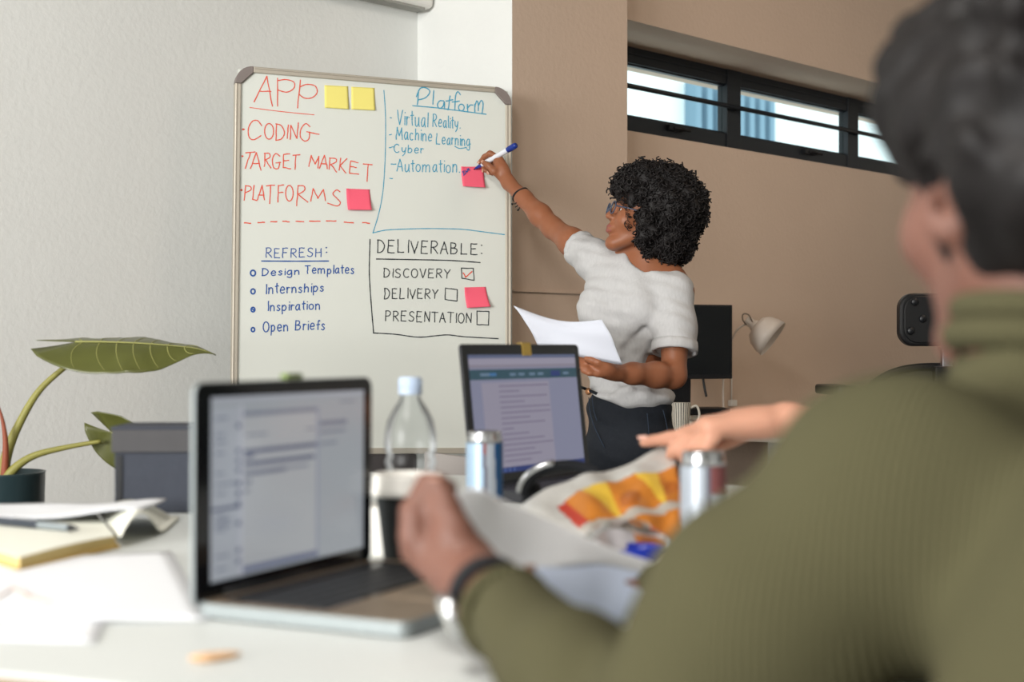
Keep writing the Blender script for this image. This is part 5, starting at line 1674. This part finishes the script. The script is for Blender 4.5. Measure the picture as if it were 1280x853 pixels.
MB().lathe([(0, .385), (.165, .385), (.17, .392), (.17, .412), (.16, .42), (0, .421)], 40).build('seat', M['soft_black'], st3)
for i in range(4):
    t = math.radians(45 + 90*i); MB().tube([(.12*math.cos(t), .12*math.sin(t), .385), (.17*math.cos(t), .17*math.sin(t), 0)], .012, 10).build('leg', M['steel'], st3)

# ------------------------------------------------------------------ plant by the left wall
pc_ = Vector(((3-640)*3.2/F, 3.2, 0))
rim_z = CAMZ + (HOR - 590)*3.2/F
ps = empty('plant_stand', pc_, .3, 'low wooden stand under the plant pot at far left', 'stand')
pot_h = .26; pot_z = rim_z - pot_h
M['wood'] = mat('oiled_wood', (128, 92, 60), .6, var=.2, vscale=14, stretch=(1, 1, .2))
MB().lathe([(0, pot_z-.03), (.13, pot_z-.03), (.135, pot_z-.026), (.135, pot_z-.004), (.13, pot_z), (0, pot_z)], 40).build('stand_top', M['wood'], ps)
for i in range(3):
    t = 2.0944*i; MB().tube([(.09*math.cos(t), .09*math.sin(t), pot_z-.03), (.15*math.cos(t), .15*math.sin(t), 0)], .013, 10).build('leg', M['wood'], ps)
pl = empty('potted_plant', pc_ + Vector((0, 0, pot_z)), 0, 'large-leaved green plant in a dark glazed pot at far left', 'plant')
M['glaze'] = mat('dark_teal_glaze', (40, 56, 60), .3, var=.5, vscale=9, stretch=(1, 1, .25), bump=.1, bscale=30)
MB().lathe([(0, 0), (.078, 0), (.086, .006), (.092, pot_h-.004), (.0935, pot_h), (.088, pot_h), (.084, pot_h-.03), (0, pot_h-.03)], 56).build('pot', M['glaze'], pl)
MB().lathe([(0, pot_h-.030), (.083, pot_h-.032)], 40).build('soil', mat('dark_soil', (48, 38, 32), .95, bump=.8, bscale=120), pl)
M['stem'] = mat('pale_green_stem', (142, 138, 72), .5, var=.12, vscale=30)
M['leaf'] = mat('glossy_green_leaf', (84, 87, 42), .30, var=.32, vscale=14, spec=.55)
M['vein'] = mat('pale_leaf_vein', (150, 150, 88), .45)
def stem(pts, r, y):
    mb = MB(); q = curve([P(px, py, y + dy) for px, py, dy in pts], 26)
    n = len(q); mb.tube(q, [lerp(r[0], r[1], (i/(n-1))**.6) for i in range(n)], 10)
    return local(pl, mb).build('stem', M['stem'], pl)
stem([(2, 612, 0), (8, 570, 0), (24, 530, .01), (52, 485, .02), (97, 447, .04)], (.017, .0055), 3.2)
stem([(-2, 615, -.03), (14, 590, -.03), (40, 571, -.02), (80, 560, 0), (126, 552, .02)], (.015, .0045), 3.2)
stem([(-4, 615, .02), (-16, 560, .02), (-40, 480, .03), (-70, 420, .05)], (.015, .005), 3.2)
sh_ = MB(); q = curve([P(5, 600, 3.17), P(7, 560, 3.17), P(4, 530, 3.175), P(-3, 505, 3.18)], 16)
sh_.tube(q, [lerp(.009, .002, i/16) for i in range(17)], 10)
local(pl, sh_).build('red_sheath', mat('red_brown_sheath', (140, 72, 48), .6), pl)
def leaf_blade(base, axis, wide, L, W, droop, cup, tipcurl=0.0, name='leaf'):
    """arrow-shaped blade: petiole joins at base; two lobes reach back; axis runs to the tip"""
    a = Vector(axis).normalized(); w = Vector(wide); w = (w - a*w.dot(a)).normalized(); n = a.cross(w)
    if n.z < 0: n = -n
    root = empty_ = None
    def half(t):               # half width along the midrib, t from 0 (petiole) to 1 (tip)
        return W*(math.sin(math.pi*min(1, (t*.80+.20)))**(.8 + .9*max(0, t-.3)))*(1-t*.12)*(.35+.65*min(1, t/.13)**.5) if t < .999 else 0.0
    mb = MB()
    def fn(s):
        def f(u, v):
            t = u*1.0
            hw = half(t)
            back = .30*L*max(0, 1 - t/.28)**1.3       # lobes sweep behind the petiole
            x = t*L - back*v**1.2*(1.0)
            y = s*hw*v
            z = -droop*(t**2)*L + cup*hw*(v**1.5)*-1 + .003*math.sin(5*t*math.pi*.9 + v*2)*v + tipcurl*max(0, t-.8)**2*L*14
            z += -.003*abs(math.sin(t*22 - v*3))*v*(1-t)
            return base + a*x + w*y + n*z
        return f
    nf = len(mb.f)
    mb.grid(fn(1), 44, 12); mb.grid(fn(-1), 44, 12)
    o = local(pl, mb).build(name, M['leaf'], pl, solid=.0012)
    vm = MB()
    vm.tube([fn(1)(i/30, 0) + n*.0012 for i in range(30)], [lerp(.0026, .0008, i/29) for i in range(30)], 6)
    for s in (1, -1):
        for t0 in (.06, .18, .30, .42, .54, .66, .78):
            vm.tube([fn(s)(min(.97, t0 + .10*v*v), v) + n*.001 for v in [j/8*.92 for j in range(9)]], [lerp(.0013, .0004, j/8) for j in range(9)], 5)
    inv = o
    local(pl, vm).build('vein', M['vein'], o)
    return o
leaf_blade(P(94, 428, 3.24), (1, .05, .01), (0, .90, .40), .315, .105, .08, .30, -.06)
leaf_blade(P(138, 540, 3.24), (.80, .15, -.55), (.55, -.25, .75), .20, .066, .10, .25)
leaf_blade(P(-72, 418, 3.25), (-1, .1, -.1), (0, -.8, .5), .26, .09, .1, .2)

# ------------------------------------------------------------------ desk group against the window wall
dk = empty('desk', ab_at_pt if False else ab(4.9, -3.15, 0), 0, 'white desk against the window wall carrying the monitor and papers', 'desk')
M['desk'] = mat('white_desk_top', (214, 208, 198), .5)
DZ = .795
local(dk, room_box(MB(), 4.15, 5.55, B_WALL+.03, -2.80, DZ-.025, DZ)).build('desk_top', M['desk'], dk, bevel=.002)
for a_ in (4.20, 5.50):
    for b_ in (B_WALL+.08, -2.85):
        local(dk, room_box(MB(), a_-.02, a_+.02, b_-.02, b_+.02, 0, DZ-.025)).build('leg', M['steel'], dk)
ym = 5.30
mon = empty('monitor', Vector(((876-640)*ym/F, ym, DZ)), math.radians(20), 'large black computer monitor on the desk behind the person in the grey t-shirt', 'monitor')
def mloc(px, py): return mon.matrix_world.inverted() @ P(px, py, ym)
bpy.context.view_layer.update()
xr = (917-876)*ym/F/math.cos(math.radians(20)); xl = xr - .46
zt, zb = CAMZ + (HOR-381)*ym/F - DZ, CAMZ + (HOR-474)*ym/F - DZ
MB().box(xl, xr, -.006, .014, zb, zt).build('casing', M['black'], mon, bevel=.003)
MB().box(xl+.008, xr-.008, -.0075, -.005, zb+.018, zt-.008).build('screen', mat('dark_screen', (6, 10, 14), .22), mon)
MB().box((xl+xr)/2-.02, (xl+xr)/2+.02, -.0076, -.006, zb+.006, zb+.011).build('maker_mark', mat('dim_grey_mark', (60, 62, 66), .5), mon)
mb = MB(); cx = -.078
mb.add([(cx-.045, .014, zb+.10), (cx+.045, .014, zb+.10), (cx+.06, .05, .008), (cx-.06, .05, .008), (cx-.045, .03, zb+.10), (cx+.045, .03, zb+.10), (cx+.06, .075, .008), (cx-.06, .075, .008)],
       [(0,3,2,1),(4,5,6,7),(0,1,5,4),(1,2,6,5),(2,3,7,6),(3,0,4,7)])
mb.build('stand_neck', M['black'], mon)
MB().rbox(cx-.12, cx+.12, -.06, .12, 0, .010, .03).build('stand_foot', M['black'], mon)
cb = MB(); cb.tube(curve([P(879, 474, ym+.01), P(880.5, 484, ym+.01), P(883, 496, ym+.0)], 10), .0045, 8)
local(mon, cb).build('cable', M['black'], mon)

def pile(x0, x1, y0, y1, z0, z1, m): return MB().box(x0, x1, y0, y1, z0, z1)
yb = 5.04
def bk(px0, px1, zlo, zhi, y, m, label, rz, name='book', cat='book', depth=.12):
    x0, x1 = (px0-640)*y/F, (px1-640)*y/F
    o = empty(name, Vector((x0, y, zlo)), rz, label, cat, 'things piled on the desk')
    w = (x1-x0)/math.cos(rz)
    if name == 'book':
        MB().box(0, w, 0, depth, 0, .003).build('cover', m, o); MB().box(0, w, 0, depth, zhi-zlo-.003, zhi-zlo).build('cover', m, o)
        MB().box(.003, w-.002, .003, depth-.003, .003, zhi-zlo-.003).build('pages', M['cream'], o)
    else:
        MB().rbox(0, w, 0, depth, 0, zhi-zlo, .012).build('casing', m, o, bevel=.003)
    return o
z0 = DZ + .001
bk(868, 906, z0, z0+.022, yb, mat('dark_book_cover', (48, 50, 60), .6), 'dark covered book at the bottom of the desk pile', .22)
bk(868, 902, z0+.0222, z0+.046, yb, mat('grey_book_cover', (150, 146, 144), .6), 'grey book in the middle of the desk pile', .15)
bk(866, 904, z0+.0462, z0+.064, yb, mat('white_book_cover', (206, 200, 192), .6), 'pale book at the top of the desk pile', .20)
bk(862, 915, z0+.0643, z0+.088, yb+.01, M['black'], 'flat black box lying on top of the book pile by the monitor', .14, 'modem', 'modem', .15)
mgc = Vector(((851-640)*4.95/F, 4.95, DZ))
M['cream_c'] = mat('cream_ceramic', (226, 220, 206), .3); M['stripe'] = mat('dark_stripe_glaze', (58, 56, 52), .3)
sm_ = empty('mug', mgc, math.radians(-8), 'cream mug with dark vertical stripes on the desk below the monitor', 'mug')
mh = CAMZ + (HOR-503.5)*4.95/F - DZ
nst = 72
def mg_mi(u, v): return 1 if (int(u*nst) % 3 == 0 and v < .96) else 0
mb = MB().grid(lambda u, v: Vector(((.026 + .0095*v)*math.cos(6.2832*u), (.026 + .0095*v)*math.sin(6.2832*u), .003 + (mh-.003)*v)), nst*2, 8, lambda u, v: 1 if (int(u*nst) % 3 == 0) else 0)
mb.build('mug_body', [M['cream_c'], M['stripe']], sm_)
MB().lathe([(.0355, mh), (.0335, mh-.001), (.024, .008), (0, .008), (0, .002), (.026, .003)], 40).build('inside', M['cream_c'], sm_)
MB().tube(curve([(.034, 0, mh*.84), (.055, 0, mh*.90), (.064, 0, mh*.62), (.052, 0, mh*.32), (.028, 0, mh*.18)], 20), .0042, 10).build('handle', M['cream_c'], sm_)
cab = MB(); ax_, yx = ab_at(913, B_WALL)
cab.tube([ab(ax_, B_WALL+.006, CAMZ + (HOR-470)*yx/F), ab(ax_, B_WALL+.006, CAMZ + (HOR-501)*yx/F)], .0032, 6)
o = cab.build('wall_cable', M['white_plastic']); tag(o, 'thin white cable running down the wall right of the monitor', 'cable')
soc = MB(); room_box(soc, ax_-.02, ax_+.022, B_WALL, B_WALL+.02, CAMZ + (HOR-508)*yx/F, CAMZ + (HOR-500)*yx/F)
adp = soc.build('plug_adapter', M['white_plastic'], bevel=.004); tag(adp, 'small white plug at the foot of the wall cable', 'plug')

# desk lamp: white bowl shade on a thin arm
yl = 5.62
lamp = empty('desk_lamp', Vector(((905-640)*yl/F, yl, DZ)), 0, 'white lamp with a bowl shade leaning over from behind the monitor', 'lamp')
M['lamp_white'] = mat('white_enamel', (214, 204, 194), .4)
MB().lathe([(0, 0), (.07, 0), (.072, .004), (.068, .014), (.012, .020), (0, .020)], 36).build('lamp_base', M['lamp_white'], lamp)
nk = P(936, 402, yl - .03); sx = Vector((.80, -.28, -.62)).normalized()
am = MB(); am.tube(curve([lamp.location + Vector((0, 0, .015)), P(904, 480, yl), P(908, 445, yl), P(920, 415, yl), P(931, 406, yl-.02)], 28), .0042, 8)
local(lamp, am).build('arm', M['lamp_white'], lamp)
Ml = Matrix.Translation(nk) @ sx.to_track_quat('Z', 'Y').to_matrix().to_4x4()
MB().lathe([(0, -.012), (.016, -.012), (.019, -.006), (.019, .020), (.024, .024), (.024, .032), (0, .032)], 28, M=local_m(lamp, Ml) if False else lamp.matrix_world.inverted() @ Matrix.Translation((0,0,0)) @ Ml if False else Matrix.Translation(-lamp.location) @ Ml).build('lamp_holder', M['lamp_white'], lamp)
shp = [(.022, .030), (.045, .036), (.064, .056), (.074, .088), (.0775, .118), (.0790, .119), (.0755, .088), (.065, .058), (.045, .040), (.022, .034)]
MB().lathe(shp, 48, M=Matrix.Translation(-lamp.location) @ Ml, closed=True).build('lamp_shade', M['lamp_white'], lamp)
MB().lathe([(0, .032), (.012, .036), (.026, .062), (.028, .078), (.018, .096), (0, .102)], 24, M=Matrix.Translation(-lamp.location) @ Ml).build('bulb', M['white_plastic'], lamp)
lp_ = MB(); lp_.tube(curve([P(941, 404, yl-.05), P(936, 394, yl-.05), P(929, 393, yl-.05), P(928.5, 400, yl-.05), P(933, 406, yl-.045)], 18), .0028, 6)
local(lamp, lp_).build('cable_loop', mat('grey_flex', (120, 108, 96), .6), lamp)

# office chair, seen from behind
yo = 4.25
och = empty('office_chair', Vector(((1186-640)*yo/F, yo, 0)), math.radians(4), 'black office chair with a separate headrest near the window wall', 'office chair')
def oz(py): return CAMZ + (HOR-py)*yo/F
def hr(u, v):
    return None
M['leather'] = mat('black_moulded_plastic', (20, 20, 22), .38, var=.1, vscale=20)
k_ = yo/F
mb = MB().rbox(-65*k_, 65*k_, -.018, .018, oz(433), oz(367), .045, seg=8, axis='y')
hr_ = mb.build('headrest', M['leather'], och, bevel=.008)
mb = MB().rbox(-60*k_, 60*k_, -.023, -.017, oz(429), oz(371), .042, seg=8, axis='y'); mb.build('headrest_shell', M['leather'], hr_, bevel=.004)
for bx, by in ((-37, 399), (-52, 414), (-47, 378), (37, 399), (52, 414)):
    w_ = MB().lathe([(0, 0), (.010, 0), (.012, .003), (.009, .007), (0, .008)], 18, M=Matrix.Translation((bx*k_, -.022, oz(by))) @ Matrix.Rotation(math.pi/2, 4, 'X'))
    w_.build('bolt', M['black'], hr_)
mb = MB().rbox(-10*k_, 3*k_, -.014, .008, oz(470), oz(420), .008, axis='y'); mb.build('headrest_post', M['steel'], och, bevel=.003)
MB().tube(curve([(1.5*k_, -.03, oz(425)), (4.0*k_, -.032, oz(445)), (5.5*k_, -.03, oz(475))], 10), .006, 8).build('post_cover', M['black'], och)
def br_f(s):
    def f(u, v):
        x = (2*u-1)
        top = oz(459) - (abs(x)**3.2)*.060
        z = lerp(top, oz(459) - .52, v)
        return Vector((x*106*k_*(1 - .22*v*v), .02 + s - .05*(x*x), z))
    return f
mb = MB().grid(br_f(0), 28, 16); mb.build('backrest', mat('dark_mesh_fabric', (44, 42, 40), .85, bump=.6, bscale=400), och, solid=.02)
edge = [br_f(-.005)(i/40, 0) for i in range(41)] + [br_f(-.005)(1, i/16) for i in range(1, 17)] + [br_f(-.005)(1-i/40, 1) for i in range(1, 41)] + [br_f(-.005)(0, 1-i/16) for i in range(1, 16)]
MB().tube(edge, .013, 8, closed=True).build('back_frame', M['leather'], och)
MB().rbox(-22*k_, 22*k_, -.035, .0, oz(480), oz(458), .008, axis='y').build('back_clamp', M['leather'], och, bevel=.003)
MB().rbox(-.25, .25, .02, .50, .44, .52, .08).build('seat', M['soft_black'], och, bevel=.02)
for s in (-1, 1):
    m2 = MB(); m2.tube([(.26*s, .18, .46), (.29*s, .18, .50), (.29*s, .18, .93)], .014, 8); ar = m2.build('armrest_post', M['black'], och)
    zt_ = oz(483); MB().rbox(.29*s-.035, .29*s+.035, .05, .30, zt_-.03, zt_, .02).build('armrest', M['leather'], och, bevel=.008)
MB().tube([(0, .03, .60), (0, .04, .44), (0, .22, .42), (0, .22, .12)], .025, 12).build('column', M['steel'], och)
for i in range(5):
    t = 1.2566*i + .3
    MB().tube([(0, .22, .12), (.30*math.cos(t), .22+.30*math.sin(t), .075)], [.024, .015], 8).build('base_leg', M['black'], och)
    MB().lathe([(0, -.016), (.024, -.016), (.027, -.01), (.027, .01), (.024, .016), (0, .016)], 18, M=Matrix.Translation((.30*math.cos(t), .22+.30*math.sin(t), .0275)) @ Matrix.Rotation(t, 4, 'Z') @ Matrix.Rotation(math.pi/2, 4, 'X')).build('castor', M['black'], och)

# chairs beyond the table, mostly hidden
def side_chair(px0, px1, y, top_py, m, label, rz, slope=0.0):
    xc = ((px0+px1)/2-640)*y/F; w = (px1-px0)*y/F/2
    o = empty('chair', Vector((xc, y, 0)), rz, label, 'chair', 'chairs beyond the table')
    zt = CAMZ + (HOR-top_py)*y/F
    def f(u, v):
        x = 2*u-1
        return Vector((x*w, -.03*(1-x*x), lerp(zt - .004*x*0 - slope*x, zt-.34, v)))
    MB().grid(f, 16, 8).build('backrest', m, o, solid=.022, bevel=.004)
    MB().rbox(-w, w, -.44, -.02, .43, .47, .05).build('seat', m, o, bevel=.01)
    for sx_ in (-1, 1):
        MB().tube([(w*.8*sx_, -.40, .43), (w*.85*sx_, -.43, 0)], .013, 8).build('leg', M['black'], o)
        MB().tube([(w*.8*sx_, 0.0, zt-.25), (w*.8*sx_, 0.0, .43), (w*.85*sx_, .06, 0)], .013, 8).build('leg', M['black'], o)
    return o
side_chair(532, 660, 3.35, 571.5, mat('grey_seat_fabric', (150, 144, 140), .8), 'grey chair beyond the table, right of the water bottle', .10, .014)
side_chair(400, 520, 3.45, 567, mat('brown_black_seat', (34, 28, 28), .7), 'very dark chair beyond the table, behind the coffee cup', -.08)
